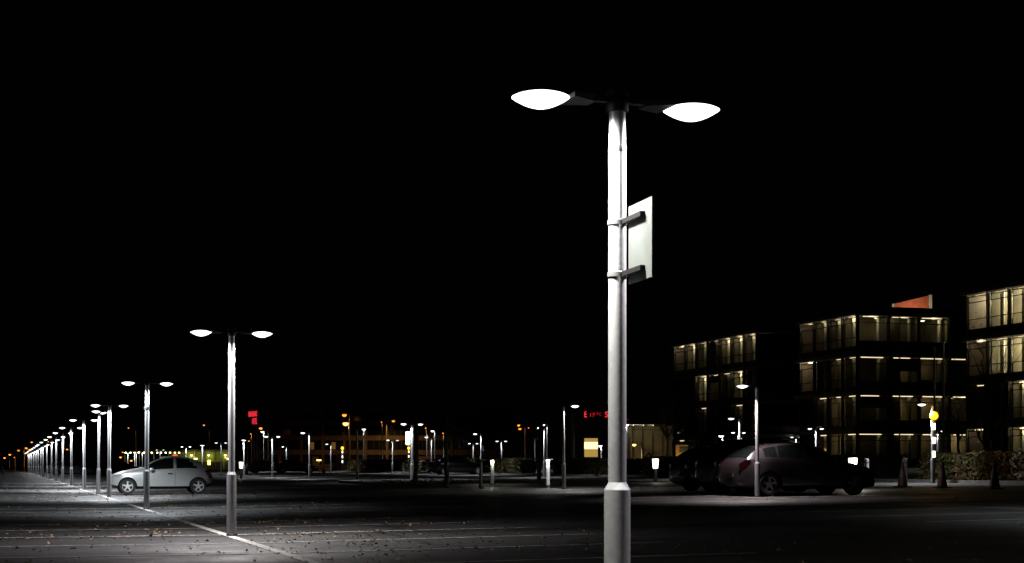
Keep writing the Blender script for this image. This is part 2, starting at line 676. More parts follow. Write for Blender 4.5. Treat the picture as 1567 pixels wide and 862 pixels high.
# second row (u = 16) and lamps further off, placed from what the photo shows
G2 = 'lamps of the rows beyond the aisle'
lamp(16.2, 23.6, 'D', 'twin-headed lamp post beside the bays at far right', G2, (.55, .35))
lamp(16.45, 39.42, 'L', 'slim single-headed lamp post beside the grey hatchback rear wheel', G2, (1.35, 1), ((1.0, .86, .86), PINKW), aim=(math.radians(-10), math.radians(4), 0), cone=120)
lamp(16.2, 54.6, 'R', 'single-headed lamp post left of the big foreground pole', G2, (1, .95), (WARMW, WARMW))
LAMP_DEF = [
    # px, lens y, kind (T: heads added end-on to light a headless pole), label
    (630, 649.5, 'D', 'twin-headed lamp post with white sign plates, left of the dark saloon', (1.5, .9)),
    (547, 658.5, 'N', 'dim lamp post without lit heads, right of the orange sodium lamp column', (1, 1)),
    (473.5, 663, 'L', 'single-headed lamp post in front of the dark parked saloon', (1.2, 1)),
    (416.5, 668.5, 'D', 'twin-headed lamp post in front of the pale parked saloon', (1.1, 1.2)),
    (373.4, 674, 'T', 'lamp post with added end-on heads just right of the second nearest lamp', (1, 1)),
    (338.5, 678, 'D', 'twin-headed lamp post with dim heads before the yellow-lit store', (.25, .25)),
    (309.5, 682, 'T', 'lamp post with added end-on heads beside the silver hatchback tail', (1, 1)),
    (285, 684, 'D', 'twin-headed lamp post above the silver hatchback roof', (1, 1)),
    (245, 688.8, 'D', 'small twin-headed lamp post showing over the hatchback windscreen, dim heads', (.25, .25)),
    (218, 691.8, 'D', 'small twin-headed lamp post left of the hatchback roof', (1, 1)),
    (206, 693, 'T', 'lamp post with added end-on heads just left of the third lamp of the near row', (1, 1)),
    (195.5, 694, 'T', 'lamp post with added end-on heads between the fourth and third lamps of the near row', (1, 1)),
    (438.5, 684, 'L', 'small single-headed lamp post far behind the pale saloon', (.9, 1)),
    (506.4, 680, 'L', 'small single-headed lamp post left of the left flashing crossing beacon', (.9, 1)),
    (600.5, 674, 'D', 'twin-headed far lamp post left of the lamp with sign plates', (.9, .2)),
    (660.5, 669.5, 'L', 'single-headed lamp post over the tail of the dark saloon', (1, 1)),
    (724, 679, 'D', 'twin-headed lamp post over the bonnet of the dark saloon', (1, 1)),
    (736, 664.5, 'L', 'single-headed lamp post rising behind the unlit bollard', (1, 1)),
    (767.5, 675.5, 'D', 'twin-headed lamp post right of the first lit bollard', (.9, .8)),
    (818.5, 672, 'R', 'single-headed lamp post just left of the slim bare tree trunk', (.8, .8)),
    (832.5, 655, 'L', 'single-headed lamp post behind the second lit bollard', (.8, .8)),
    (1059.5, 676.5, 'L', 'small single-headed lamp post behind the black cars', (.8, .8)),
    (1112, 673.5, 'D', 'small twin-headed lamp post above the middle black car', (1.3, .8)),
    (1130, 662.5, 'D', 'twin-headed lamp post right behind the brighter single-headed one', (.9, .9)),
    (1132.5, 641, 'L', 'bright single-headed lamp post above the black parked cars', (1.3, 1)),
    (1192, 671, 'T', 'far lamp post with added end-on heads over the grey hatchback roof', (1, 1)),
    (1218, 669.5, 'D', 'twin-headed far lamp post over the grey hatchback roof', (1.2, .8)),
    (1249, 656.5, 'D', 'twin-headed lamp post over the grey hatchback windscreen', (1.3, .6)),
    (1274, 682, 'T', 'short far lamp post with added end-on heads over the grey hatchback bonnet', (1, 1)),
    (1427, 619.5, 'L', 'single-headed lamp post at the left end of the beech hedge', (.85, 1)),
    (1434.5, 660, 'D', 'twin-headed far lamp post behind the right crossing beacon', (.5, .5)),
]
LAMPS = {}
for px, py, kind, lb, pw in LAMP_DEF:
    u, v = by_height(px, py, LH)
    LAMPS[px] = (u, v)
    lamp(u, v, 'D' if kind == 'T' else kind, lb, G2, pw, rot=1.3 if kind == 'T' else 0)


# white sign on the big lamp: back of the plate, two channels, two clamp bands
def sign_panel(lu, lv, z0, z1, length, ang, label, m=None):
    t = thing('sign_panel', label, 'sign', P(lu, lv), ang)
    MB().box(.085, .085 + length, .036, .046, z0, z1).build('plate', m or M_SIGN, t)
    for z in (z0 + .06, z1 - .075):
        MB().box(.035, .085 + length * .72, .008, .035, z - .013, z + .013).build('channel', M_CHAN, t)
        MB().lathe([(.0515, z - .014), (.054, z - .012), (.054, z + .012), (.0515, z + .014)], 24).build('clamp_band', M_BAND, t)
    return t


_x, _y = XY(.03, 8.1)
sign_panel(.03, 8.1, 2.035, 2.455, .36, math.atan2(-.40, .11), 'white rectangular sign panel seen from behind, clamped to the nearest pole')
sign_panel(.03, 39.0, 2.35, 2.52, .12, math.atan2(-.3, .12), 'small edge-on plate clamped to the pole before the silver hatchback')
u_, v_ = LAMPS[630]
sign_panel(u_, v_, 1.95, 2.62, .26, math.radians(150), 'bright white sign plate clamped on the left of the mid lamp post', M_WHITEP)
u_, v_ = LAMPS[736]
sign_panel(u_, v_, 1.75, 2.1, .10, math.radians(-20), 'small plate on the lamp post behind the unlit bollard')


# ------------------------------------------------------------------ cars
def interp(pts, x):
    if x <= pts[0][0]:
        return pts[0][1]
    for i in range(len(pts) - 1):
        x0, y0 = pts[i]
        x1, y1 = pts[i + 1]
        if x <= x1:
            m0 = (pts[i + 1][1] - pts[i - 1][1]) / (pts[i + 1][0] - pts[i - 1][0]) if i > 0 else (y1 - y0) / (x1 - x0)
            m1 = (pts[i + 2][1] - pts[i][1]) / (pts[i + 2][0] - pts[i][0]) if i + 2 < len(pts) else (y1 - y0) / (x1 - x0)
            h = x1 - x0
            t = (x - x0) / h
            return ((2 * t ** 3 - 3 * t * t + 1) * y0 + (t ** 3 - 2 * t * t + t) * h * m0 + (-2 * t ** 3 + 3 * t * t) * y1 + (t ** 3 - t * t) * h * m1)
    return pts[-1][1]


PROF = {
    'city': dict(L=3.62, T=[(0, .46), (.02, .54), (.06, .63), (.18, .725), (.42, .815), (.72, .88), (1.0, .935), (1.18, .99), (1.42, 1.16), (1.7, 1.29),
                            (2.0, 1.355), (2.35, 1.375), (2.7, 1.34), (2.98, 1.25), (3.22, 1.11), (3.40, .965), (3.52, .82), (3.59, .66), (3.62, .5)],
                 B=[(0, .74), (1.0, .82), (2.0, .855), (3.0, .89), (3.62, .84)],
                 W=[(0, .40), (.04, .50), (.15, .64), (.4, .76), (.8, .81), (2.6, .815), (3.1, .78), (3.4, .66), (3.55, .52), (3.62, .40)],
                 Z=[(0, .26), (.4, .2), (3.2, .2), (3.62, .3)], wh=(.61, 3.10), wr=.285, ws=(1.14, 1.74), rw=(3.0, 3.40),
                 win=[(1.30, 2.22), (2.31, 3.0)], door=(1.16, 2.27), rf=.70, slant=.13),
    'hatch': dict(L=4.34, T=[(0, .45), (.03, .60), (.12, .70), (.4, .80), (.9, .91), (1.2, .97), (1.55, 1.18), (1.9, 1.37), (2.3, 1.465),
                             (2.8, 1.475), (3.3, 1.43), (3.7, 1.34), (3.95, 1.20), (4.15, 1.02), (4.28, .86), (4.32, .66), (4.34, .45)],
                  B=[(0, .82), (1.2, .92), (2.4, .97), (3.6, 1.03), (4.34, .98)],
                  W=[(0, .45), (.05, .58), (.2, .74), (.5, .85), (1.0, .885), (3.4, .885), (3.9, .84), (4.2, .74), (4.34, .62)],
                  Z=[(0, .24), (.5, .2), (3.9, .2), (4.34, .32)], wh=(.86, 3.50), wr=.315, ws=(1.2, 1.95), rw=(3.68, 4.12),
                  win=[(1.45, 2.35), (2.42, 3.20), (3.27, 3.62)], door=(1.3, 2.38), rf=.72),
    'saloon': dict(L=4.55, T=[(0, .45), (.03, .58), (.12, .68), (.5, .80), (1.1, .90), (1.35, .94), (1.75, 1.17), (2.1, 1.35), (2.5, 1.43),
                              (2.95, 1.42), (3.4, 1.31), (3.75, 1.13), (3.95, 1.03), (4.3, .99), (4.48, .93), (4.53, .75), (4.55, .45)],
                   B=[(0, .82), (1.3, .9), (2.6, .94), (4.0, .97), (4.55, .93)],
                   W=[(0, .5), (.05, .62), (.2, .76), (.5, .86), (1.0, .89), (3.8, .89), (4.2, .84), (4.45, .74), (4.55, .62)],
                   Z=[(0, .22), (.5, .2), (4.1, .2), (4.55, .3)], wh=(.92, 3.62), wr=.32, ws=(1.36, 2.12), rw=(3.25, 3.9),
                   win=[(1.6, 2.5), (2.57, 3.3)], door=(1.5, 2.53), rf=.70),
    'suv': dict(L=4.4, T=[(0, .5), (.03, .70), (.12, .84), (.4, .95), (.95, 1.04), (1.15, 1.08), (1.5, 1.32), (1.85, 1.54), (2.3, 1.61),
                          (3.1, 1.61), (3.7, 1.55), (4.0, 1.40), (4.2, 1.18), (4.34, 1.0), (4.38, .75), (4.4, .5)],
                B=[(0, .95), (1.2, 1.03), (2.6, 1.06), (4.4, 1.06)],
                W=[(0, .5), (.05, .64), (.2, .8), (.5, .88), (1.0, .91), (3.7, .91), (4.1, .85), (4.4, .7)],
                Z=[(0, .3), (.5, .26), (4.0, .26), (4.4, .36)], wh=(.85, 3.45), wr=.345, ws=(1.15, 1.9), rw=(3.85, 4.2),
                win=[(1.4, 2.3), (2.37, 3.2), (3.27, 3.85)], door=(1.3, 2.33), rf=.76),
}
DG = None


def body_meshes(kind, paint):
    p = PROF[kind]
    L = p['L']
    NS = 84
    xs = [L * (.5 - .5 * math.cos(PI * k / NS)) * .35 + L * k / NS * .65 for k in range(NS + 1)]
    bm = bmesh.new()
    rings = []
    for x in xs:
        T, Bl, Wd, Z = interp(p['T'], x), interp(p['B'], x), interp(p['W'], x), interp(p['Z'], x)
        sh = min(Bl, T - .03)
        gh = max(0.0, T - sh)
        open_ = min(1.0, max(0.0, (gh - .05) / .25))
        wr = Wd * (.90 - (.90 - p['rf']) * open_)
        wb = Wd * .955
        half = [(0, Z), (Wd * .62, Z), (Wd * .90, Z + .015), (Wd * .965, Z + .10), (Wd, Z + .42 * (sh - Z)), (Wd * .995, Z + .62 * (sh - Z)),
                (Wd * .975, Z + .85 * (sh - Z)), (wb, sh - .01)]
        z1 = T - .045 * (.5 + .5 * open_)
        for t in (.12, .4, .7, .93):
            half.append((wb * .985 + (wr - wb * .985) * t ** 1.15, sh + (z1 - sh) * t))
        half += [(wr * .965, z1 + (T - z1) * .45), (wr * .84, T - .012), (wr * .5, T), (0, T + .006)]
        ring = [bm.verts.new((x, y, z)) for (y, z) in half]
        ring += [bm.verts.new((x, -y, z)) for (y, z) in half[-2:0:-1]]
        rings.append(ring)
    n = len(rings[0])
    H = 16
    for i in range(NS):
        xm = (xs[i] + xs[i + 1]) / 2
        gh = interp(p['T'], xm) - interp(p['B'], xm)
        for k in range(n):
            f = bm.faces.new((rings[i][k], rings[i][(k + 1) % n], rings[i + 1][(k + 1) % n], rings[i + 1][k]))
            f.smooth = True
            kk = k if k < H - 1 else n - 1 - k
            mi = 0
            if kk <= 2:
                mi = 4
            if 8 <= kk <= 10 and gh > .10 and any(a <= xm <= (b if b != p['win'][-1][1] else b + p.get('slant', 0) * (.46 - (kk - 8))) for a, b in p['win']):
                mi = 1
            if kk >= 12 and p['ws'][0] + .02 < xm < p['ws'][1]:
                mi = 2
            if kk >= 12 and p['rw'][0] < xm < p['rw'][1]:
                mi = 3
            f.material_index = mi
    for r in (rings[0][::-1], rings[-1]):
        f = bm.faces.new(r)
        f.material_index = 0
    bmesh.ops.recalc_face_normals(bm, faces=bm.faces)
    me = bpy.data.meshes.new('body')
    bm.to_mesh(me)
    bm.free()
    for m in (paint, M_AUTOGLASS, M_AUTOGLASS, M_AUTOGLASS, M_BLACK, M_BLACK):
        me.materials.append(m)
    # cut the wheel arches
    o = bpy.data.objects.new('tmp_body', me)
    COL.objects.link(o)
    cb = MB()
    for wx in p['wh']:
        for s in (-1, 1):
            y0, y1 = s * .52, s * 1.2
            cb.lathe([(p['wr'] * 1.17, min(y0, y1)), (p['wr'] * 1.17, max(y0, y1))], 40, c=(wx, 0, p['wr']), axis='y')
    cm = cb.mesh('cut', M_BLACK)
    c = bpy.data.objects.new('tmp_cut', cm)
    COL.objects.link(c)
    md = o.modifiers.new('b', 'BOOLEAN')
    md.object = c
    md.operation = 'DIFFERENCE'
    md.solver = 'EXACT'
    bpy.context.view_layer.update()
    dg = bpy.context.evaluated_depsgraph_get()
    res = bpy.data.meshes.new_from_object(o.evaluated_get(dg))
    bpy.data.objects.remove(o)
    bpy.data.objects.remove(c)
    # split by material slot
    out = {}
    names = {0: ('body', paint), 1: ('side_window', M_AUTOGLASS), 2: ('windscreen', M_AUTOGLASS), 3: ('rear_window', M_AUTOGLASS), 4: ('sill', M_BLACK)}
    for key, (nm, mm) in names.items():
        b = bmesh.new()
        b.from_mesh(res)
        bad = [f for f in b.faces if (f.material_index if f.material_index in names else 4) != key]
        bmesh.ops.delete(b, geom=bad, context='FACES')
        for f in b.faces:
            f.material_index = 0
        groups = [list(b.faces)]
        if nm == 'side_window':                 # every pane a mesh of its own
            left, groups = set(b.faces), []
            while left:
                st, grp = [left.pop()], []
                while st:
                    f = st.pop()
                    grp.append(f)
                    for e in f.edges:
                        for f2 in e.link_faces:
                            if f2 in left:
                                left.remove(f2)
                                st.append(f2)
                groups.append(grp)
        lst = []
        for grp in groups:
            if not grp:
                continue
            vm, vs_, fs_ = {}, [], []
            for f in grp:
                for vv_ in f.verts:
                    if vv_ not in vm:
                        vm[vv_] = len(vs_)
                        vs_.append(vv_.co[:])
                fs_.append([vm[q] for q in f.verts])
            m2 = bpy.data.meshes.new(nm)
            m2.from_pydata(vs_, [], fs_)
            m2.materials.append(mm)
            m2.polygons.foreach_set('use_smooth', [True] * len(fs_))
            lst.append(m2)
        if lst:
            out[nm] = lst
        b.free()
    return out


BODYC = {}
WHEELC = {}


def wheel_meshes(r, spokes):
    key = (round(r, 3), spokes)
    if key in WHEELC:
        return WHEELC[key]
    wd = .095
    rr = r * .66
    ty = MB().lathe([(rr, -wd * .8), (r * .80, -wd * .98), (r * .95, -wd), (r, -wd * .72), (r, wd * .72), (r * .95, wd), (r * .80, wd * .98), (rr, wd * .8)], 36, axis='y', caps=False).mesh('tyre', M_RUBBER)
    rm = MB()
    # barrel dish, lip, spokes and hub; outer side is -y
    rm.lathe([(rr * .90, -wd * .55), (rr * 1.01, -wd * .84), (rr * 1.0, -wd * .6), (rr * .92, -wd * .3)], 36, axis='y', caps=False)
    rm.lathe([(rr * .22, -wd * .4), (rr * .24, -wd * .78), (rr * .12, -wd * .84)], 18, axis='y')
    for k in range(spokes):
        a = 2 * PI * k / spokes + .3
        ca, sa = math.cos(a), math.sin(a)
        for (r0, r1, w0, w1) in ((rr * .18, rr * .95, rr * .17, rr * .13),):
            pts = []
            for yy in (-wd * .45, -wd * .75):
                for (rad, hw) in ((r0, w0), (r1, w1)):
                    for sgn in (-1, 1):
                        pts.append(Vector((ca * rad - sa * hw * sgn, yy, sa * rad + ca * hw * sgn)))
            rm._add(pts, [(0, 1, 3, 2), (4, 6, 7, 5), (0, 4, 5, 1), (2, 3, 7, 6), (0, 2, 6, 4), (1, 5, 7, 3)])
    rim = rm.mesh('rim', M_RIM)
    dish = MB().lathe([(rr * .99, .01), (rr * .99, .03)], 28, axis='y').mesh('hub_back', M_BLACK)
    WHEELC[key] = (ty, rim, dish)
    return WHEELC[key]


def car(name, kind, paint, u, v, head, label, group=None, spokes=5, dz=.006, turn=0.0):
    """u, v: middle of the car; head = +1 faces +u, -1 faces -u"""
    p = PROF[kind]
    L = p['L']
    key = (kind, paint.name)
    if key not in BODYC:
        BODYC[key] = body_meshes(kind, paint)
    root = thing(name, label, 'car', P(u, v, dz), TH + (PI if head > 0 else 0) + turn, group)
    off = -L / 2
    parts = {}
    for nm, lst in BODYC[key].items():
        for me in lst:
            link(nm, me, root, loc=(off, 0, 0))
    ty, rim, dish = wheel_meshes(p['wr'], spokes)
    for wx in p['wh']:
        for s in (-1, 1):
            wy = s * (max(q[1] for q in p['W']) - .115)
            t = link('wheel', dish, root, loc=(wx + off, wy, p['wr']), rot=0 if s < 0 else PI)
            link('tyre', ty, t)
            link('rim', rim, t)
    W = lambda x: interp(p['W'], x)
    # lights
    for s in (-1, 1):
        x0 = .10
        zt = interp(p['T'], .22)
        hl = MB()
        pts = []
        for (xx, zz, k) in ((.035, zt - .20, .985), (.30, zt - .10, 1.0), (.42, zt - .05, 1.0), (.20, zt - .03, .985), (.08, zt - .08, .97)):
            pts.append((xx, zz, k))
        inner = [Vector((xx + .02, s * (W(xx) * k - .06), zz)) for xx, zz, k in pts]
        outer = [Vector((xx - .012, s * (W(xx) * k + .006), zz)) for xx, zz, k in pts]
        N = len(pts)
        hl._add(inner + outer, [tuple(range(N, 2 * N)), tuple(range(N - 1, -1, -1))] + [(k, (k + 1) % N, N + (k + 1) % N, N + k) for k in range(N)])
        hl.build('headlight', M_HEADL, root, loc=(off, 0, 0))
        ind = MB().box(.02, .11, min(s * (W(.06) - .05), s * (W(.06) + .008)), max(s * (W(.06) - .05), s * (W(.06) + .008)), zt - .25, zt - .20)
        ind.build('indicator', M_AMBERLENS, root, loc=(off, 0, 0))
        bl = interp(p['B'], L - .25)
        tl = MB()
        pts = [(L - .03, bl - .30), (L - .02, bl - .12), (L - .18, bl - .0), (L - .30, bl - .02), (L - .16, bl - .26)]
        inner = [Vector((xx - .02, s * (W(min(xx, L - .05)) * .93 - .08), zz)) for xx, zz in pts]
        outer = [Vector((xx + .012, s * (W(min(xx, L - .05)) * .985 + .004), zz)) for xx, zz in pts]
        N = len(pts)
        tl._add(inner + outer, [tuple(range(N, 2 * N)), tuple(range(N - 1, -1, -1))] + [(k, (k + 1) % N, N + (k + 1) % N, N + k) for k in range(N)])
        tl.build('tail_light', M_TAIL, root, loc=(off, 0, 0))
        # mirror
        mx = p['ws'][0] + .30
        mz = interp(p['B'], mx) + .05
        mr = MB()
        mr.lathe([(.02, -.06), (.07, -.045), (.085, .0), (.07, .05), (.03, .06)], 12, c=(mx, s * (W(mx) + .09), mz), axis='y', sy=.75)
        mr.tube([(mx, s * (W(mx) * .93), mz - .05), (mx, s * (W(mx) + .06), mz - .02)], [.02, .02], 8)
        mr.build('mirror', paint, root, loc=(off, 0, 0))
        # handle, door gap
        hx = p['door'][1] - .16
        hz = interp(p['B'], hx) - .12
        MB().box(hx - .09, hx + .07, min(s * W(hx) * .97, s * (W(hx) * .985 + .022)), max(s * W(hx) * .97, s * (W(hx) * .985 + .022)), hz - .02, hz + .018).build('door_handle', M_BLACK, root, loc=(off, 0, 0))
        gap = MB()
        for dx in p['door']:
            Zz, sh = interp(p['Z'], dx), interp(p['B'], dx)
            Wd = W(dx)
            hh = [(Wd * .965, Zz + .10), (Wd, Zz + .42 * (sh - Zz)), (Wd * .995, Zz + .62 * (sh - Zz)), (Wd * .975, Zz + .85 * (sh - Zz)), (Wd * .955, sh - .01)]
            gap.tube([(dx, s * (y - .001), z) for y, z in hh], [.0055] * 5, 6)
        gap.build('door_gap', M_BLACK, root, loc=(off, 0, 0))
    # plates, wiper-side trim, bumpers
    MB().box(-.012, .02, -.26, .26, .40, .51).build('front_plate', M_WHITEPL, root, loc=(off, 0, 0))
    MB().box(L - .02, L + .012, -.26, .26, .52, .63).build('rear_plate', M_YELLOWPL, root, loc=(off, 0, 0))
    gr = MB().box(-.008, .03, -.34, .34, .29, .38)
    gr.build('grille', M_BLACK, root, loc=(off, 0, 0))
    return root


P_SILVER = mat('silver_paint', (.60, .62, .61), .32, .35, coat=.6)
P_GREY = mat('purple_grey_paint', (.065, .053, .062), .3, .5, coat=.7)
P_BLACK = mat('black_paint', (.006, .006, .007), .22, .1, coat=.35)
P_NAVY = mat('dark_blue_paint', (.012, .014, .022), .24, .2, coat=.8)
P_PALE = mat('pale_silver_paint', (.36, .37, .38), .35, .4, coat=.5)
P_WHITE = mat('off_white_paint', (.52, .53, .53), .4, .1, coat=.4)

GC = 'cars parked in the bays'
car('hatchback_car', 'city', P_SILVER, 2.12, 58.75, -1, 'small rounded silver hatchback parked nose to the lamp row at left', GC, 5)
car('hatchback_car', 'hatch', P_GREY, 18.22, 40.4, 1, 'purple-grey hatchback whose rear wheel stands by the slim lamp post', GC, 5)
car('saloon_car', 'suv', P_BLACK, 18.75, 43.1, 1, 'black car with yellow rear plate parked beside the purple-grey hatchback', GC, 5)
car('hatchback_car', 'hatch', P_NAVY, 19.0, 45.8, 1, 'outermost black hatchback at the left end of the right-hand cars', GC, 5)
u_, v_ = by_base(702, 726.6)
car('saloon_car', 'saloon', P_BLACK, u_, v_, 1, 'dark saloon with bright wheel trims behind the bare trees', GC, 7)
u_, v_ = by_dist(98, 158)
car('hatchback_car', 'hatch', P_WHITE, u_ + .6, v_, 1, 'pale hatchback seen through the far lamp poles at left', GC, 5)
u_, v_ = by_dist(409, 170)
car('saloon_car', 'saloon', P_PALE, u_, v_, 1, 'pale saloon parked far off behind a twin-headed lamp', GC, 5)
u_, v_ = by_dist(452, 160)
car('saloon_car', 'saloon', P_BLACK, u_, v_, 1, 'dark saloon parked right of the pale far saloon', GC, 7)
u_, v_ = by_dist(186, 150)
car('saloon_car', 'saloon', P_NAVY, u_, v_, 1, 'dark car beyond the silver hatchback bonnet', GC, 5)


# ------------------------------------------------------------------ bollards, posts, cones, beacons
def cap_bollard(u, v, lit, label, dz=.1):
    t = thing('bollard', label, 'bollard', P(u, v, dz), TH, 'flat-capped bollards on the island')
    MB().lathe([(.075, -.1), (.07, 0), (.068, .86), (.06, .875)], 24).build('post', M_WHITEP if lit else M_HOUS, t)  # same post when unlit: its shade is put into a dark colour
    MB().lathe([(.11, -.02), (.11, .015), (.075, .02)], 24).build('foot', M_HOUS, t)
    MB().lathe([(.20, .985), (.205, .99), (.205, 1.02), (.19, 1.035), (.02, 1.04)], 28).build('cap', M_HOUS, t)
    if lit:
        MB().lathe([(.062, .875), (.066, .88), (.066, .98), (.062, .985)], 20).build('lantern', M_LANTERN, t)
        for a in range(3):
            an = math.radians(-90 + 120 * a)
            light('POINT', 5.0, (1.0, .98, .82) if px_warm(label) else (.9, .98, 1.0), t, (.135 * math.cos(an - TH), .135 * math.sin(an - TH), .95), .03, name='bollard_light')
    else:
        MB().lathe([(.055, .875), (.055, .985)], 20).build('neck', M_HOUS, t)
    return t


def px_warm(s):
    return 'warm' in s


for px, py, lit, lb in ((753.5, 741.5, True, 'lit bollard with warm glow, right of the dark saloon'),
                        (838.5, 743.5, True, 'lit bollard with cool glow, left of the slim lamp post'),
                        (736, 744, False, 'unlit dark bollard beside the warm lit one')):
    u_, v_ = by_height(px, py, .1)
    cap_bollard(u_, v_, lit, lb)


def lantern_bollard(px, ytop, dist, label, pw=14):
    u_, v_ = by_dist(px, dist)
    h = CAMZ + (HORIZON - ytop) / F * dist - g(u_)
    t = thing('lantern_bollard', label, 'bollard', P(u_, v_, 0), TH, 'bollards with glowing lantern tops')
    MB().lathe([(.09, -.05), (.085, .0), (.08, h - .47), (.085, h - .45)], 20).build('post', M_HOUS, t)
    MB().lathe([(.105, h - .45), (.11, h - .44), (.145, h - .03), (.14, h - .015)], 20).build('lantern', M_LANTERN, t)
    MB().lathe([(.155, h - .015), (.16, h), (.13, h + .02), (.02, h + .025)], 20).build('cap', M_HOUS, t)
    light('POINT', pw, (1, .94, .78), t, (.0, -.3, h - .2), .05, name='bollard_light')
    return t


lantern_bollard(1003, 702, 72, 'glowing lantern bollard between the big pole and the black cars')
lantern_bollard(1305, 700.5, 52, 'glowing lantern bollard behind the purple-grey hatchback bonnet', 38)
lantern_bollard(369, 707, 110, 'small glowing lantern bollard beside the second nearest lamp pole')

for px, py, lb in ((1326, 741, 'pale round-topped post nearest the purple-grey hatchback bonnet'),
                   (1384.5, 743, 'pale round-topped post standing behind a dark cone'),
                   (617, 725.5, 'small grey post on the lamplit strip left of the sign-plate lamp')):
    u_, v_ = by_base(px, py)
    t = thing('pale_post', lb, 'bollard', P(u_, v_), TH, 'plain pale posts along the paving')
    MB().lathe([(.10, -.05), (.098, .0), (.09, .94), (.085, .965), (.06, .985), (.015, .99)], 24).build('post', M_WHITEP, t)
    MB().lathe([(.092, .80), (.094, .805), (.094, .86), (.092, .865)], 24).build('band', M_BAND, t)


def cone(px, py, label, s=1.0, up=0.0):
    u_, v_ = by_height(px, py, up)
    t = thing('traffic_cone', label, 'traffic cone', P(u_, v_, .006 + up), TH + random.uniform(-.3, .3), 'traffic cones along the paving')
    b = MB()
    b.box(-.24 * s, .24 * s, -.24 * s, .24 * s, 0, .035 * s)
    b.lathe([(.19 * s, .035 * s), (.175 * s, .06 * s), (.16 * s, .10 * s)], 24)
    b.build('base', M_BLACK, t)
    def rad(z):
        return (.16 - .125 * (z - .10) / .75) * s
    MB().lathe([(rad(.10), .10 * s), (rad(.34), .34 * s)], 24).build('skirt', M_ORANGEP, t)
    MB().lathe([(rad(.34) + .003, .34 * s), (rad(.60) + .003, .60 * s)], 24).build('reflective_band', M_CONEW, t)
    MB().lathe([(rad(.60), .60 * s), (rad(.85), .85 * s), (.02 * s, .86 * s)], 24).build('tip', M_ORANGEP, t)


cone(1381, 746.3, 'dark traffic cone in front of the second pale post')
cone(1442, 747.3, 'reddish traffic cone before the lit beech hedge')
cone(1522, 749, 'traffic cone furthest right by the dark hedge end')
cone(1318, 745.5, 'traffic cone just behind the purple-grey hatchback nose')
cone(377.5, 726.5, 'small red cone right of the second nearest lamp pole', .9)
cone(495.5, 725.0, 'small red cone before the far hedge', .9)


def beacon(px, py, label):
    u_, v_ = by_height(px, py, 2.6)
    t = thing('crossing_beacon', label, 'beacon', P(u_, v_, .0), TH, 'amber flashing crossing beacons')
    z = 0.0
    b = MB()
    b.lathe([(.055, -.05), (.055, 2.42), (.05, 2.44)], 20)
    b.build('pole', M_BLACK, t)
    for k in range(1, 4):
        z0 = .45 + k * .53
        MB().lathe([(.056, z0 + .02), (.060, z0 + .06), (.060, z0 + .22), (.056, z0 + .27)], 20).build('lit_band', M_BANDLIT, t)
    gl = MB()
    gl.lathe([(max(.165 * math.sin(PI * k / 12), .01), 2.6 - .165 * math.cos(PI * k / 12)) for k in range(13)], 24)
    gl.build('globe', M_AMBER, t)
    light('POINT', 30, (1, .5, .08), t, (-.1, -.35, 2.6), .12, name='beacon_light')


beacon(524, 686, 'amber crossing beacon with lit bands below the sodium lamp')
beacon(625.5, 686, 'amber crossing beacon just left of the sign-plate lamp')
beacon(1429, 636.5, 'large amber crossing beacon behind the lamp at the beech hedge')


# ------------------------------------------------------------------ sodium street lamps behind the car park
def street_lamp(px, py, label, h=8.0, pole=True, power=900, pale=False, arm=1.2, side=-1, dist=None, big=1.0):
    r = (px - CX) / F
    if dist is None:
        u_, v_ = by_height(px, py, h)
    else:
        u_, v_ = by_dist(px, dist)
        h = CAMZ + (HORIZON - py) / F * dist - g(u_)
    t = thing('street_lamp', label, 'street lamp', P(u_, v_), 0, 'sodium street lamps along the road behind')
    px_ = -side * arm
    MB().tube([(px_, 0, -.1), (px_, 0, 1.2), (px_, 0, 1.25), (px_, 0, h - .5)], [.13, .125, .09, .06], 12).build('column', M_GALV, t)
    MB().tube([(px_, 0, h - .5), (px_ * .97, 0, h - .05), (px_ * .75, 0, h + .14), (px_ * .3, 0, h + .13)], [.06, .05, .04, .035], 10).build('bracket', M_GALV, t)
    lh = MB()
    lh.lathe([(.03, .0), (.13, .02), (.17, .07), (.10, .12), (.03, .14)], 14, c=(0, 0, h + .02), sx=1.9 * big, sy=big)
    lanternh = lh.build('lantern', M_HOUS, t)
    ll = MB()
    ll.lathe([(.02, -.26 * big), (.12 * big, -.22 * big), (.19 * big, -.10 * big), (.17 * big, .0), (.14 * big, .015)], 16, c=(0, 0, h + .01), sx=1.35)  # lens made oversize to stand in for its glare
    ll.build('lens', M_SODIUMW if pale else M_SODIUM, lanternh)
    if power:
        light('SPOT', power * .35, (1, .72, .35) if pale else (1, .46, .12), t, (0, 0, h - .35), .2, math.radians(165), .3, 'street_light')
    return t


street_lamp(527, 634.5, 'tallest orange sodium lamp above the left crossing beacon', 9, power=2600, side=-1, arm=.9, big=1.5)
street_lamp(529, 647.5, 'pale yellow street lamp just below the tallest sodium lamp', dist=232, power=2600, pale=True, side=-1, arm=.4, big=1.7)
street_lamp(602, 644, 'orange sodium lamp upper left of the sign-plate lamp', 8, power=1800, side=1)
street_lamp(592, 654.5, 'small dim sodium lamp left of the sign-plate lamp', dist=300, power=0, side=1, big=1.2)
street_lamp(662, 647.5, 'orange sodium lamp left of the branching bare tree', 8, power=2200, side=1, arm=.9, big=1.5)
street_lamp(694.5, 648, 'orange sodium lamp right of the branching bare tree', 8, power=2200, side=1, arm=.9, big=1.5)
street_lamp(717.5, 638, 'bright orange sodium lamp on a tall column right of the bare tree', 9, power=2600, side=1, arm=1.2, big=1.6)
street_lamp(754, 660.5, 'pale amber street lamp above the warm bollard', 7, power=1200, pale=True, side=-1, arm=.15, big=1.3)
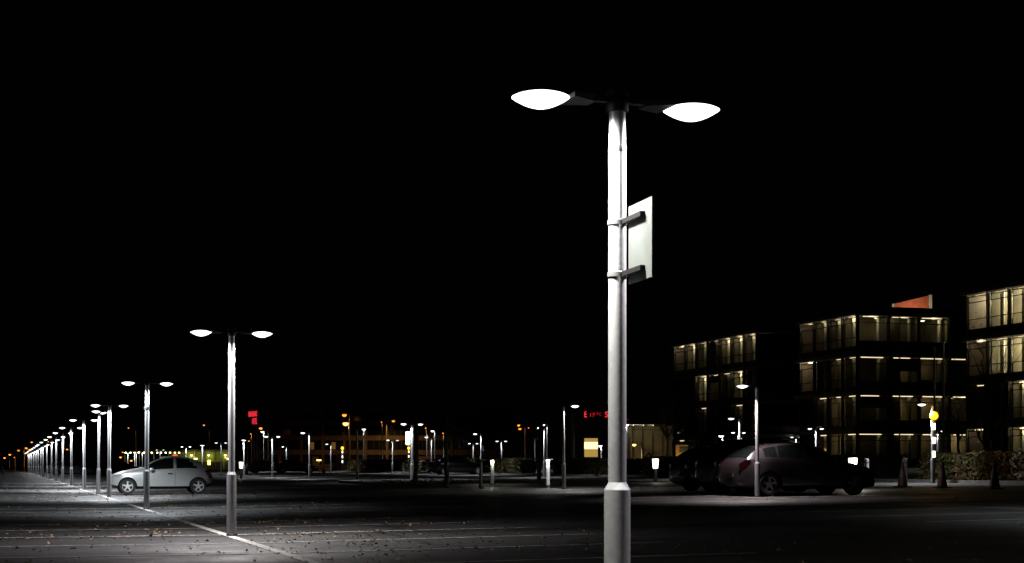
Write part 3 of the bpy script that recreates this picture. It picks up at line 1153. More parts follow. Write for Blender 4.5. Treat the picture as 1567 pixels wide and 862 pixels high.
street_lamp(793.5, 650.5, 'upper of two small red-orange lamps left of the slim tree', dist=290, power=700, side=-1, big=1.1)
street_lamp(795.5, 656, 'lower of two small red-orange lamps left of the slim tree', dist=310, power=0, side=-1, big=1.1)
street_lamp(809, 655, 'dim street lamp column left of the slim tree', dist=250, power=0, side=-1, arm=.1, big=.4)
street_lamp(399, 655, 'small orange lamp below the red hotel sign', dist=260, power=300, side=-1, big=1.1)
street_lamp(312, 650.5, 'faint yellow lamp high left of the red hotel sign', dist=330, power=300, side=-1, big=.8)
street_lamp(45.5, 688, 'orange lamp behind the far end of the long lamp row', dist=300, power=300, side=1, arm=.4)
street_lamp(40, 685.5, 'bright orange lamp at the far left horizon', dist=330, power=700, side=-1, big=1.1)
street_lamp(28.5, 689, 'orange lamp left of the brightest far left lamp', dist=330, power=300, side=-1, big=1.0)
street_lamp(15, 695.5, 'yellow orange lamp low at the far left', dist=340, power=300, side=-1, big=1.0)
street_lamp(7, 700.5, 'lower orange lamp near the left frame edge', dist=360, power=200, side=-1, big=1.0)
street_lamp(48.5, 676.5, 'tall lamp column with small orange head over the far row', dist=310, power=500, side=-1, big=.8)
street_lamp(102.7, 687.5, 'small orange lamp between the sixth and seventh row lamps', dist=330, power=200, side=-1, big=.8)
street_lamp(184.5, 699.5, 'small orange lamp low beyond the silver hatchback', dist=330, power=200, side=-1, big=1.0)
street_lamp(188, 691.8, 'small reddish lamp beyond the silver hatchback', dist=340, power=0, side=-1, big=.8)
street_lamp(200.8, 704.6, 'low yellow lamp beyond the hatchback windscreen', dist=340, power=0, side=-1, big=1.1)
street_lamp(196.5, 655, 'faint tall lamp column above the silver hatchback', dist=250, power=150, side=-1, big=.45)
street_lamp(384, 664, 'column lit orange under the red hotel sign', dist=215, power=250, side=-1, arm=.1, big=.4)
street_lamp(584, 646, 'orange-lit column left of the sign-plate lamp', dist=215, power=100, side=-1, arm=.1, big=.4)
street_lamp(651.5, 655, 'dim column right of the sign-plate lamp', dist=210, power=150, side=-1, arm=.1, big=.4)
street_lamp(678, 663, 'orange-lit column beside the branching bare tree', dist=215, power=250, side=-1, arm=.1, big=.4)
for _k, (_x, _y, _d, _l) in enumerate((
        (1042, 655, 260, 'upper small orange lamp left of the furthest office'), (1041.5, 662, 275, 'lower small orange lamp left of the furthest office'),
        (1053.5, 692.5, 240, 'low orange lamp left of the black parked cars'), (1065.5, 694, 240, 'brighter low orange lamp just left of the black parked cars'),
        (381, 675, 300, 'tiny red orange lamp under the red hotel sign'), (225, 667, 320, 'tiny pale lamp above the silver hatchback'),
        (345, 700, 300, 'low orange lamp right of the yellow-lit store'), (431, 686, 330, 'tiny orange lamp right of the pale far saloon'),
        (567, 640, 320, 'faint orange lamp above the low orange-lit box'), (610, 690, 300, 'tiny orange lamp left of the middle crossing beacon'),
        (74, 676, 330, 'tiny orange lamp over the eighth row lamp'), (22, 700, 380, 'tiny orange lamp low at far left'),
        (58, 697, 380, 'tiny orange lamp between the furthest row poles'), (775, 668, 330, 'tiny orange lamp right of the first lit bollard'))):
    street_lamp(_x, _y, _l, dist=_d, power=0, side=-1 if _k % 2 else 1, arm=.3, big=.85 if _k in (3, 2, 6) else .55)
street_lamp(970.5, 680.2, 'small yellow lamp before the glass pavilion', dist=160, power=200, pale=True, side=-1, arm=.8, big=.8)

# tall white lamps behind (lenses on slim columns)
def tall_lamp(px, py, pole_px, label, dist, power=250):
    u_, v_ = by_dist(px, dist)
    h = CAMZ + (HORIZON - py) / F * dist - g(u_)
    t = thing('street_lamp', label, 'street lamp', P(u_, v_), 0, 'white street lamps along the road behind')
    dx = (pole_px - px) / F * dist
    MB().tube([(dx, 0, -.1), (dx, 0, 1.2), (dx, 0, 1.25), (dx, 0, h + .05)], [.11, .11, .075, .055], 12).build('column', M_GALV, t)
    MB().tube([(dx, 0, h + .04), (dx * .5, 0, h + .10), (0, 0, h + .10)], [.05, .035, .03], 8).build('bracket', M_GALV, t)
    a = MB().lathe([(.02, .05), (.24, .06), (.26, .10), (.1, .15), (.02, .16)], 16, c=(0, 0, h)).build('lantern', M_HOUS, t)
    MB().lathe([(.02, -.10), (.14, -.07), (.22, .0), (.24, .055)], 16, c=(0, 0, h)).build('lens', M_LENS, a)
    light('SPOT', power, COOL, t, (0, 0, h - .14), .1, math.radians(160), .25, 'street_light')


tall_lamp(401.7, 661.3, 404, 'white street lamp on a slim column behind the pale saloon', 190, 450)
tall_lamp(556.8, 657.5, 556.2, 'white street lamp right of the dim lamp post', 190, 450)
tall_lamp(661.8, 660.2, 665.3, 'small white street lamp over the dark saloon tail', 210, 300)
tall_lamp(830.8, 650.6, 837.5, 'white street lamp behind the slim tree', 170, 300)
tall_lamp(918, 683, 920.5, 'small white lamp right of the glowing yellow panel', 150, 120)
tall_lamp(1103.5, 668, 1106, 'bright white lamp above the outermost black hatchback', 140, 300)
tall_lamp(958, 651, 959.5, 'slim lamp column at the right edge of the big pole', 130, 200)


# ------------------------------------------------------------------ trees and hedges
def branch(mb, tips, p, d, r, depth, ln):
    pts, rads = [p], [r]
    n = 4
    for i in range(n):
        d = (d + Vector((random.uniform(-.22, .22), random.uniform(-.22, .22), random.uniform(-.05, .16)))).normalized()
        p = p + d * ln / n
        pts.append(p)
        rads.append(r * (1 - .55 * (i + 1) / n))
    mb.tube(pts, rads, 6 if r > .03 else 4, caps=True)
    if depth <= 0:
        tips.append(p)
        return
    for k in range(random.choice((2, 3, 3))):
        i = random.choice((2, 3, 4))
        a = random.uniform(0, 2 * PI)
        side = Vector((math.cos(a), math.sin(a), random.uniform(.1, .8)))
        nd = (d * .75 + side * .75).normalized()
        branch(mb, tips, pts[i], nd, rads[i] * .72, depth - 1, ln * random.uniform(.6, .85))


def tree(px, py, label, h, r, up=0.0, leaves=60, lm=None, depth=4, dist=None, bare=2.0):
    if dist:
        u_, v_ = by_dist(px, dist)
    else:
        u_, v_ = by_height(px, py, up)
    t = thing('tree', label, 'tree', P(u_, v_, up), random.uniform(0, 6), None)
    tb = MB()
    n = 7
    pts = [Vector((mnoise.noise(Vector((k * .7, px * .1, 0))) * .12, mnoise.noise(Vector((k * .7, px * .1, 9))) * .12, bare * k / n)) for k in range(n + 1)]
    pts[0] = Vector((0, 0, -.1))
    tb.tube([pts[0], Vector((0, 0, .02))] + pts[1:], [r * 1.5, r * 1.2] + [r * (1 - .25 * k / n) for k in range(1, n + 1)], 12)
    tb.build('trunk', M_BARK, t)
    cb = MB()
    tips = []
    for k in range(4):
        a = k * PI / 2 + random.uniform(-.4, .4)
        branch(cb, tips, pts[-1] - Vector((0, 0, .1 * k)), Vector((math.cos(a) * .6, math.sin(a) * .6, 1)).normalized(), r * .55, depth, (h - bare) * .42)
    branch(cb, tips, pts[-1], Vector((0, 0, 1)), r * .7, depth, (h - bare) * .5)
    cr = cb.build('crown', M_BARK, t)
    lb = MB()
    for _ in range(leaves):
        p = random.choice(tips) + Vector((random.gauss(0, .2), random.gauss(0, .2), random.gauss(0, .2)))
        a, s_ = random.uniform(0, 6.28), random.uniform(.03, .07)
        d1 = Vector((math.cos(a), math.sin(a), random.uniform(-.6, .6))) * s_
        d2 = Vector((-math.sin(a), math.cos(a), random.uniform(-.6, .6))) * s_ * .6
        lb._add([p - d1, p + d2, p + d1, p - d2], [(0, 1, 2, 3)])
    if leaves:
        lb.build('leaves', lm or M_LEAFB, cr)
    return t


GT = None
tree(636.5, 741.5, 'dark bare tree close to the right of the sign-plate lamp', 5.2, .11, .1, 30, bare=2.6)
tree(683, 742.5, 'bare tree with spreading forked branches before the dark saloon', 4.6, .10, .1, 60, bare=2.3)
tree(824.5, 735, 'slim bare tree between two far lamps left of the second lit bollard', 4.6, .11, 0, 40, bare=2.4)
tree(1138, 700, 'small bare tree lit by the bright lamp over the black cars', 5.5, .09, 0, 160, dist=130, bare=2.0)
tree(1508, 735, 'bare tree in front of the lit office rooms at right', 8.8, .11, 0, 60, dist=84, bare=3.6, depth=4)
tree(1466, 735, 'low bare tree behind the left part of the beech hedge', 4.4, .08, 0, 80, dist=78, bare=2.0, depth=4)
tree(848, 722, 'leafy young tree left of the slim lamp post by the hedge', 5.0, .08, 0, 500, dist=118, bare=1.6)
tree(1512, 735, 'dark tree at the right end before the offices', 5.0, .10, 0, 200, dist=74, bare=1.4)
tree(3, 722, 'green-leaved tree at the left edge of the far horizon', 5.5, .12, 0, 900, lm=M_LEAFG, dist=190, bare=2.0, depth=3)
tree(32, 722, 'dark leafy tree behind the far end of the lamp row', 5.0, .14, 0, 900, dist=300, bare=1.5, depth=3)
tree(940, 722, 'bare tree behind the big foreground pole', 6, .1, 0, 200, dist=140, bare=2)
tree(1022, 715, 'bare tree right of the glass pavilion', 8, .14, 0, 150, dist=150, bare=3)


def hedge(name, label, u0, u1, v0, v1, h, n, leaf, dz=.1, m=None):
    t = thing(name, label, 'hedge', P((u0 + u1) / 2, v0, dz), TH)
    core = MB()
    du, dv = (u1 - u0), (v1 - v0)
    nx = max(2, int(dv / .6))
    # lumpy inner mass
    prev = None
    for k in range(nx + 1):
        y = dv * k / nx
        ring = []
        for (xx, zz) in ((-.42, 0), (-.44, .5), (-.38, .88), (0, .95), (.38, .88), (.44, .5), (.42, 0)):
            q = mnoise.noise(Vector((xx * 2, y * .9, zz * 3)))
            ring.append(core.bm.verts.new((xx * du * (1 + .12 * q), y, zz * h * (1 + .10 * q))))
        if prev:
            for a in range(6):
                core.bm.faces.new((prev[a], prev[a + 1], ring[a + 1], ring[a]))
        else:
            core.bm.faces.new(ring)
        prev = ring
    core.bm.faces.new(prev[::-1])
    core.build('twigs', M_BARK, t)
    lb = MB()
    for _ in range(n):
        y = random.uniform(-.1, dv + .1)
        q = random.random()
        lump = .13 * mnoise.noise(Vector((y * .8, q * 3, 1.7)))
        if q < .55:
            x = -du * (.47 + lump + random.gauss(0, .05))
            z = random.uniform(.03, h * (.98 + lump))
        elif q < .85:
            x = random.uniform(-.5, .5) * du
            z = h * (.98 + lump + random.gauss(0, .035))
        else:
            x = du * (.47 + lump)
            z = random.uniform(.03, h)
        p = Vector((x, y, z))
        a = random.uniform(0, 6.28)
        s_ = leaf * random.uniform(.6, 1.25)
        nrm = Vector((random.gauss(-.5, .6), random.gauss(-.2, .7), random.gauss(.3, .6)))
        if nrm.length < .01:
            continue
        nrm.normalize()
        d1 = nrm.orthogonal().normalized()
        d2 = nrm.cross(d1)
        e1 = (d1 * math.cos(a) + d2 * math.sin(a)) * s_
        e2 = (-d1 * math.sin(a) + d2 * math.cos(a)) * s_ * .6
        lb._add([p - e1, p + e2, p + e1, p - e2], [(0, 1, 2, 3)])
    lb.build('foliage', m or M_HEDGE, t)


hedge('beech_hedge', 'clipped beech hedge lit brown and green behind the right cones', 33.0, 34.4, 42, 57.5, .98, 13000, .085)
hedge('beech_hedge', 'dark hedge left of the lit beech hedge below the offices', 33.0, 34.4, 61, 88, 1.0, 12000, .075)
hedge('beech_hedge', 'dark hedge right of the big foreground pole', 33.0, 34.4, 91, 104, .95, 5000, .085)
hedge('beech_hedge', 'long low hedge behind the lit bollards and dark saloon', 33.0, 34.4, 112, 150, 1.05, 16000, .095)
hedge('beech_hedge', 'far low hedge below the left crossing beacon', 33.0, 34.4, 153, 184, 1.1, 9000, .11)


# ------------------------------------------------------------------ office pavilions on the right
WIN_CACHE = {}


def window_meshes(wd, ht, rail):
    key = (round(wd, 2), round(ht, 2), rail)
    if key not in WIN_CACHE:
        f = MB()
        t = .07
        f.box(0, wd, -.05, .05, 0, t)
        f.box(0, wd, -.05, .05, ht - t, ht)
        f.box(0, t, -.048, .048, t, ht - t)
        f.box(wd - t, wd, -.048, .048, t, ht - t)
        f.box(t, wd - t, -.045, .045, ht - .52, ht - .46)
        if rail:
            f.box(t, wd - t, -.10, -.04, .78, .84)
        fm = f.mesh('window', M_DARKMET)
        p = MB()
        p.quad(Vector((t, 0, t)), Vector((wd - t, 0, t)), Vector((wd - t, 0, ht - t)), Vector((t, 0, ht - t)))
        WIN_CACHE[key] = (fm, p.mesh('pane', MATS['pane_glass']))
    return WIN_CACHE[key]


def office(label, u0, v0, du, dv, nw, ns, lit_w, lit_s, tops=(2.95, 6.35, 9.75, 13.35), wh=2.62, sh=2.15, dep=4.5):
    """west face (x=0) has nw bays along y; south face (y=0) has ns bays along x"""
    t = thing('office_building', label, 'building', P(u0, v0), TH, 'glazed office pavilions at right')
    H = tops[-1]
    bw = dv / nw
    bs = du / ns
    for k, zt in enumerate(tops):
        s = MB()
        o = .45
        s.box(-o, du + o, -.25, dv + o, zt + .13, zt + .45)
        s.build('floor_slab', M_SLAB, t)
        if k < len(tops):
            s = MB()
            zs = zt - sh
            zb = (tops[k - 1] + .45) if k else -.2
            s.box(.02, du, .0, .12, zb + .002, zs - .002)
            s.build('spandrel', M_SPAN, t)
            zw = zt - wh
            s = MB()
            s.box(0, .12, .13, dv, zb + .003, zw - .003)
            s.build('spandrel', M_DARKMET, t)
    s = MB()
    s.box(-.05, du, .05, dv, H + .45, H + .95)
    s.build('parapet', M_DARKMET, t)
    # carpets and ceilings are the slabs; inner core
    s = MB()
    s.box(dep, du - .5, dep, dv - .05, -.1, H + .12)
    s.build('core_wall', M_WALLIN, t)
    MB().box(du - .2, du, .13, dv, -.1, H + .1).build('rear_wall', M_SPAN, t)
    MB().box(.13, du - .21, dv - .04, dv - .001, -.1, H + .1).build('rear_wall', M_SPAN, t)
    for i in range(nw + 1):
        y = i * bw
        MB().box(-.14, .16, y - .07, y + .07, -.1, H + .12).build('mullion', M_DARKMET, t)
        if 0 < i < nw:
            MB().box(.30, dep - .01, y - .05, y + .05, -.1, H + .12).build('light_baffle', M_WALLIN, t)  # wall added between bays to limit the spread of room light
            MB().lathe([(.17, -.1), (.17, H + .12)], 14, c=(.75, y - .75, 0)).build('column', M_COLUMN, t)
    for i in range(ns + 1):
        x = i * bs
        MB().box(x - .07, x + .07, -.12, .14, -.1, H + .12).build('mullion', M_DARKMET, t)
        if 0 < i < ns:
            MB().box(x - .05, x + .05, .30, dep - .01, -.1, H + .12).build('light_baffle', M_WALLIN, t)  # added here too, to hold the light inside each bay
            MB().lathe([(.17, -.1), (.17, H + .12)], 14, c=(x - .55, .75, 0)).build('column', M_COLUMN, t)

    MB().box(dep - .12, dep - .02, .30, dep - .01, -.1, H + .121).build('light_baffle', M_WALLIN, t)  # added wall that stops corner room light leaking along the south side

    def room(face, k, i, c):
        zt = tops[k]
        bay = bw if face == 'w' else bs
        a = i * bay + bay / 2
        ht = wh if face == 'w' else sh
        fm, pm = window_meshes(bay - .16, ht, face == 'w')
        if face == 'w':
            wn = link('window', fm, t, loc=(.06, i * bay + bay - .08, zt - ht), rot=-PI / 2)
        else:
            wn = link('window', fm, t, loc=(i * bay + .08, .06, zt - ht))
        link('pane', pm, wn)

        def pos(along, depth, z):
            return Vector((depth, a + along, z)) if face == 'w' else Vector((a + along, depth, z))

        def bx(al0, al1, d0, d1, z0, z1, name, m):
            p0, p1 = pos(al0, d0, z0), pos(al1, d1, z1)
            MB().box(min(p0.x, p1.x), max(p0.x, p1.x), min(p0.y, p1.y), max(p0.y, p1.y), z0, z1).build(name, m, t)
        if c == 'x':
            bx(-bay * .49, bay * .49, .18, .20, zt - sh, zt + .1, 'blind_or_light_mask', M_CHAN)  # black panel added to block the corner room's light from the south windows
        if c in '.x':
            return
        if c in 'sdwmb':
            bx(-bay * random.uniform(.2, .4), bay * random.uniform(.2, .42), .42, .47, zt + .03, zt + .10, 'ceiling_light', M_STRIP)
        if c in 'dmb':
            for (al, dp) in ((-bay * .22, 1.6), (bay * .22, 3.0)):
                bx(al - .12, al + .12, dp - .12, dp + .12, zt + .07, zt + .125, 'downlight', M_STRIPB)
        pwr = {'s': 0, 'w': 20, 'd': 14, 'm': 40, 'b': 650}[c]
        pwr *= random.choice((.35, .6, .9, 1.2, 1.5)) if c not in 'b' else random.uniform(.7, 1.2)
        if pwr:
            if c == 'w':
                light('POINT', pwr, (1, .78, .42), t, pos(bay * .1, dep - .55, zt - .15), .08, name='room_light')
            else:
                light('POINT', pwr, (1, .86, .56) if c != 'b' else (1, .90, .60), t, pos(.2, 2.6 if c == 'b' else .42, zt - .12 if c == 'b' else zt - .03), .10, name='room_light')
        rnd = random.random()
        fl = (tops[k - 1] + .45) if k else 0.0
        if c in 'mbw' and rnd < .8:
            bx(-bay * .3, bay * .12, .95, 1.5, fl, fl + .95 + .35 * rnd, 'desk', M_FURN)
        if c in 'w' and rnd < .3:
            bx(-bay * .46, bay * .46, .20, .23, zt - .7 - 2 * rnd, zt - .0, 'blind_or_light_mask', M_BLIND)

    for k, row in enumerate(lit_w):
        for i, c in enumerate(row):
            room('w', k, i, c)
    for k, row in enumerate(lit_s):
        for i, c in enumerate(row):
            room('s', k, i, c)
    return t


# bays of a west face run from the near (right) end to the far (left) end
office('furthest glazed office pavilion with lit top floor, left of the others', 68, 143.2, 16, 20.4, 7, 6,
       ['.s....s', '.s..s..', '.dswm..', 'dddsddm'], ['xx....', 'xx....', 'xx....', 'xx....'])
office('middle glazed office pavilion with red wedge wall on its roof', 68, 123.6, 15.5, 10.4, 4, 5,
       ['s.s.', 'sss.', 'ss.m', 'dddd'], ['wwwwd', 'wwwdw', 'wwwsw', 'ddd..'])
office('nearest glazed office pavilion at the right frame edge with bright rooms', 68, 90.6, 16, 16.2, 6, 6,
       ['...d.d', '..sd.s', 'bbbbbm', 'bbbbbb'], ['......', '......', '......', '......'])

# red wedge wall on the middle roof with its pale end pier and an unseen floodlight added to light it
t = thing('roof_wall', 'orange red wedge-shaped wall standing on the middle office roof', 'wall', P(68, 123.6), TH)
u_, v_ = by_dist(1368, 150)
u2_, _ = by_dist(1432, 150)
x0, x1 = u_ - 68, u2_ - 68
yy = v_ - 123.6
zl, zr, z0 = 15.55, 16.45, 14.32
wb = MB()
vv = [Vector((x0, yy, z0)), Vector((x1, yy, z0)), Vector((x1, yy, zr)), Vector((x0, yy, zl)),
      Vector((x0, yy + .4, z0)), Vector((x1, yy + .4, z0)), Vector((x1, yy + .4, zr)), Vector((x0, yy + .4, zl))]
wb._add(vv, [(0, 1, 2, 3), (5, 4, 7, 6), (0, 4, 5, 1), (3, 2, 6, 7), (0, 3, 7, 4), (1, 5, 6, 2)])
wb.build('wall_face', M_BRICKR, t)
MB().box(x1 + .002, x1 + .34, yy - .05, yy + .45, z0, zr + .08).build('end_pier', M_RENDER, t)
MB().box(x0 - .2, x0 - .002, yy - .03, yy + .43, z0, zl + .02).build('end_pier', M_RENDER, t)
fl = MB().box((x0 + x1) / 2 - .2, (x0 + x1) / 2 + .2, yy - 2.6, yy - 2.4, z0, z0 + .25).build('floodlight', M_HOUS, t)
light('SPOT', 260, (1, .82, .6), t, ((x0 + x1) / 2, yy - 2.35, z0 + .35), .1, math.radians(150), .4, 'added_roof_flood').rotation_euler = (math.radians(75), 0, 0)

# slim mast in front of the middle office
u_, v_ = by_dist(1443.5, 100)
t = thing('flagpole', 'slim tall pole in front of the middle office right edge', 'pole', P(u_, v_), TH)
MB().tube([(0, 0, -.1), (0, 0, 4), (0, 0, 8.1)], [.09, .075, .05], 12).build('shaft', M_GALV, t)
MB().lathe([(.03, 8.1), (.09, 8.13), (.09, 8.2), (.03, 8.25)], 12).build('finial', M_GALV, t)
u_, v_ = by_dist(1430, 99)
t = thing('flagpole', 'second slim pole just left of the tall one by the middle office', 'pole', P(u_, v_), TH)
MB().tube([(0, 0, -.1), (0, 0, 4), (0, 0, 7.7)], [.09, .07, .05], 12).build('shaft', M_GALV, t)
MB().lathe([(.03, 7.7), (.09, 7.73), (.09, 7.8), (.03, 7.85)], 12).build('finial', M_GALV, t)


# ------------------------------------------------------------------ far buildings
def frame_block(label, px0, px1, Y, ytop, storeys, bays, depth=14, lit=(), m=None, name='far_building'):
    x0, x1 = (px0 - CX) / F * Y, (px1 - CX) / F * Y
    u_, v_ = UV(x0, Y)
    gz = g(u_)
    t = thing(name, label, 'building', (x0, Y, gz), 0)
    Wd = x1 - x0
    H = CAMZ + (HORIZON - ytop) / F * Y - gz
    sh_ = H / storeys
    bw = Wd / bays
    MB().box(0.2, Wd - .2, .5, depth, -.2, H - .1).build('core', M_SPAN, t)
    MB().box(-.2, Wd + .2, -.05, depth + .2, H - .05, H + .35).build('roof', m or M_FARWALL, t)
    for k in range(storeys):
        MB().box(0, Wd, .05, .5, k * sh_ - (.2 if k == 0 else 0), k * sh_ + sh_ * .34).build('spandrel', m or M_FARWALL, t)
    for i in range(bays + 1):
        MB().box(i * bw - .22, i * bw + .22, 0, .45, -.2, H - .06).build('pier', m or M_FARWALL, t)
    for k in range(storeys):
        for i in range(bays):
            z0, z1 = k * sh_ + sh_ * .34, (k + 1) * sh_
            litw = (k, i) in lit
            a0 = i * bw + .22
            a1 = (i + 1) * bw - .22
            w_ = MB()
            for q in range(4):
                xx = a0 + (a1 - a0) * q / 3
                w_.box(xx - .05, xx + .05, .28, .38, z0, z1)
            wn = w_.build('window', M_DARKMET, t)
            MB().box(a0, a1, .40, .44, z0, z1).build('pane', M_FARGLASS, wn)
            if litw:
                MB().box(a0 + (a1 - a0) * .40, a0 + (a1 - a0) * .60, .385, .398, z0 + .1, z1 - .3).build('lit_pane', M_WARMWIN, wn)
    return t


frame_block('long dim concrete-framed block behind the sodium lamps', 395, 790, 275, 630, 4, 12, lit=((1, 2), (1, 3)))
# light on its front comes from the street lamps

# low store with yellow-green front and floodlights
Y = 300.0
x0, x1 = (262 - CX) / F * Y, (352 - CX) / F * Y
t = thing('store_building', 'low store with yellow green lit front behind the silver hatchback tail', 'building', (x0, Y, g(UV(x0, Y)[0])), 0)
Wd = x1 - x0
MB().box(0, Wd, 0, 18, 1.5, 3.4).build('wall', M_YELLOWW, t)
MB().box(0, Wd, -.05, 18, -.3, 1.498).build('plinth', M_SPAN, t)
MB().box(-.3, Wd + .3, -.4, 18.3, 3.4, 3.8).build('roof', M_FARWALL, t)
for px in (294, 320, 345.5):
    x = (px - CX) / F * Y - x0
    b = MB()
    b.lathe([(.02, -.16), (.13, -.12), (.17, .0), (.11, .08), (.02, .10)], 12, c=(x, -.55, 2.75))
    b.build('floodlight', M_WARMDOT, t)
    MB().box(x - .04, x + .04, -.5, -.002, 2.82, 2.90).build('floodlight_arm', M_HOUS, t)
    light('POINT', 22, (.95, 1.0, .30), t, (x, -1.0, 2.6), .15, name='flood')
for px in (290, 299.5, 357):
    x = min((px - CX) / F * Y - x0, Wd - .3)
    MB().box(x - .25, x + .25, -.06, -.002, 1.95, 2.15).build('wall_light', M_WARMDOT, t)
x = (320 - CX) / F * Y - x0
MB().box(x - .28, x + .28, -.08, -.002, .9, 1.8).build('lit_doorway', M_SODIUMW, t)
for k in range(6):
    xx = Wd * (k + .5) / 6
    MB().box(xx - .06, xx + .06, -.1, -.003, -.1, 3.39).build('pier', M_FARWALL, t)

xa, xb = (196 - CX) / F * Y, (284 - CX) / F * Y
t = thing('lit_canopy', 'long flat canopy with a row of small yellow lights behind the hatchback', 'canopy', (xa, Y - 4, g(UV(xa, Y)[0])), 0)
zc = CAMZ + (HORIZON - 692) / F * (Y - 4) - g(UV(xa, Y)[0])
MB().box(-.3, xb - xa + .3, 0, 3, zc, zc + .3).build('roof', M_FARWALL, t)
for k in range(5):
    xx = (xb - xa) * k / 4
    MB().tube([(xx, 1.5, -.1), (xx, 1.5, zc + .01)], [.08, .08], 10).build('post', M_GALV, t)
for k in range(13):
    xx = (xb - xa) * (k + .5) / 13 + random.uniform(-.12, .12)
    MB().lathe([(.02, -.22), (.12, -.20), (.15, -.08), (.05, 0)], 12, c=(xx, .25, zc - .002)).build('ceiling_light', M_WARMDOT, t)

# red glowing box sign beyond the hatchback roof
u_, v_ = by_dist(268, 280)
t = thing('red_sign_box', 'small glowing orange red sign box above the silver hatchback roof', 'sign', P(u_, v_), 0)
hz = CAMZ + (HORIZON - 697) / F * 280 - g(u_)
MB().box(-.38, .38, -.1, .1, hz - .16, hz + .16).build('sign_face', mat('red_sign_face', (.6, .05, .02), .4, emit=(1, .12, .02), es=1.6), t)
MB().tube([(0, 0, -.1), (0, 0, hz - .16)], [.06, .05], 10).build('post', M_GALV, t)


# red letter signs
def text_mesh(s, size, m, extrude=.004):
    cu = bpy.data.curves.new('t', 'FONT')
    cu.body = s
    cu.size = size
    cu.extrude = extrude
    cu.align_x = 'LEFT'
    cu.resolution_u = 3
    o = bpy.data.objects.new('t', cu)
    COL.objects.link(o)
    bpy.context.view_layer.update()
    me = bpy.data.meshes.new_from_object(o.evaluated_get(bpy.context.evaluated_depsgraph_get()))
    bpy.data.objects.remove(o)
    me.materials.clear()
    me.materials.append(m)
    return me


def fit_text(s, width, height, m):
    me = text_mesh(s, 1.0, m)
    xs = [v.co.x for v in me.vertices]
    ys = [v.co.y for v in me.vertices]
    sx = width / (max(xs) - min(xs))
    sy = height / (max(ys) - min(ys))
    for v in me.vertices:
        v.co = ((v.co.x - min(xs)) * sx, (v.co.y - min(ys)) * sy, v.co.z)
    return me


D = 205.0
u_, v_ = by_dist(384, D)
x = (394 - CX) / F * D
t = thing('hotel_sign', 'red neon hotel sign in two lines beside the second nearest pole', 'sign', (x, D, g(u_)), math.radians(180 - 62))
rt = math.radians(62)
z1 = CAMZ + (HORIZON - 637.2) / F * D - g(u_)
z2 = CAMZ + (HORIZON - 649) / F * D - g(u_)
wfull = 19 / F * D / math.cos(rt)
t.rotation_euler = (0, 0, -rt)
for s_, wd_, z_, hh in (('RENAISSANCE', wfull, z1, .70), ('HOTEL', wfull * .57, z2, .78)):
    me = fit_text(s_, wd_, hh, M_NEON)
    link('lettering', me, t, loc=(-wd_, -.06, z_), rot=(PI / 2, 0, 0))
    MB().box(-wd_ - .1, .1, -.02, .06, z_ - .08, z_ + hh + .08).build('board', mat('dark_red_board', (.02, .003, .003), .6), t)
MB().tube([(-.6, .14, -.1), (-.6, .14, z2 + .5)], [.12, .10], 12).build('post', M_GALV, t)
MB().tube([(-wfull * .5, .14, -.1), (-wfull * .5, .14, z1 + .5)], [.12, .10], 12).build('post', M_GALV, t)

# dark block with weak red letters behind the big pole, and the glowing panel
D = 170.0
x0, x1 = (880 - CX) / F * D, (965 - CX) / F * D
u_, _ = UV(x0, D)
t = thing('dark_block', 'dark low block carrying weak red letters behind the big pole', 'building', (x0, D, g(u_)), 0)
HB = CAMZ + (HORIZON - 630) / F * D - g(u_)
MB().box(0, x1 - x0, 0, 12, -.3, HB).build('wall', M_DARKMET, t)
MB().box(-.15, x1 - x0 + .15, -.15, 12.1, HB, HB + .25).build('roof', M_DARKMET, t)
for s_, px, py, hh, wd in (('E', 894.3, 638.7, 9.4, 3.6), ('I', 903, 638.0, 5.5, 1.2), ('P', 907.2, 638.3, 6.5, 3.2), ("'", 913.5, 635, 4, 1.3), ('C', 917, 636.5, 5.0, 2.6),
                           ('S', 925.8, 639.0, 8.8, 4.6), ('U', 956, 647.2, 5.5, 5.0)):
    me = fit_text(s_, wd / F * D, hh / F * D, M_NEON if s_ in 'ESU' else M_NEOND)
    link('letter', me, t, loc=((px - CX) / F * D - x0, -.12, CAMZ + (HORIZON - py) / F * D - g(u_)), rot=(PI / 2, 0, 0))

D = 128.0
u_, v_ = by_dist(904.5, D)
t = thing('illuminated_sign', 'tall glowing yellow panel left of the big foreground pole', 'sign', P(u_, v_), 0)
z0 = CAMZ + (HORIZON - 699.5) / F * D - g(u_)
hh = 28.6 / F * D
wd = 20.5 / F * D / 2
MB().box(-wd - .06, wd + .06, .03, .16, z0 - .06, z0 + hh + .06).build('frame', M_DARKMET, t)
MB().box(-wd, wd, .0, .028, z0, z0 + hh * .42).build('lower_panel', M_PANELLO, t)
MB().box(-wd, wd, .0, .028, z0 + hh * .42 + .003, z0 + hh * .80).build('bright_panel', M_PANELHI, t)
MB().box(-wd, wd, .0, .028, z0 + hh * .80 + .003, z0 + hh).build('upper_panel', M_PANELLO, t)
for s in (-1, 1):
    MB().tube([(s * wd * .8, .1, -.1), (s * wd * .8, .1, z0)], [.05, .05], 10).build('post', M_DARKMET, t)

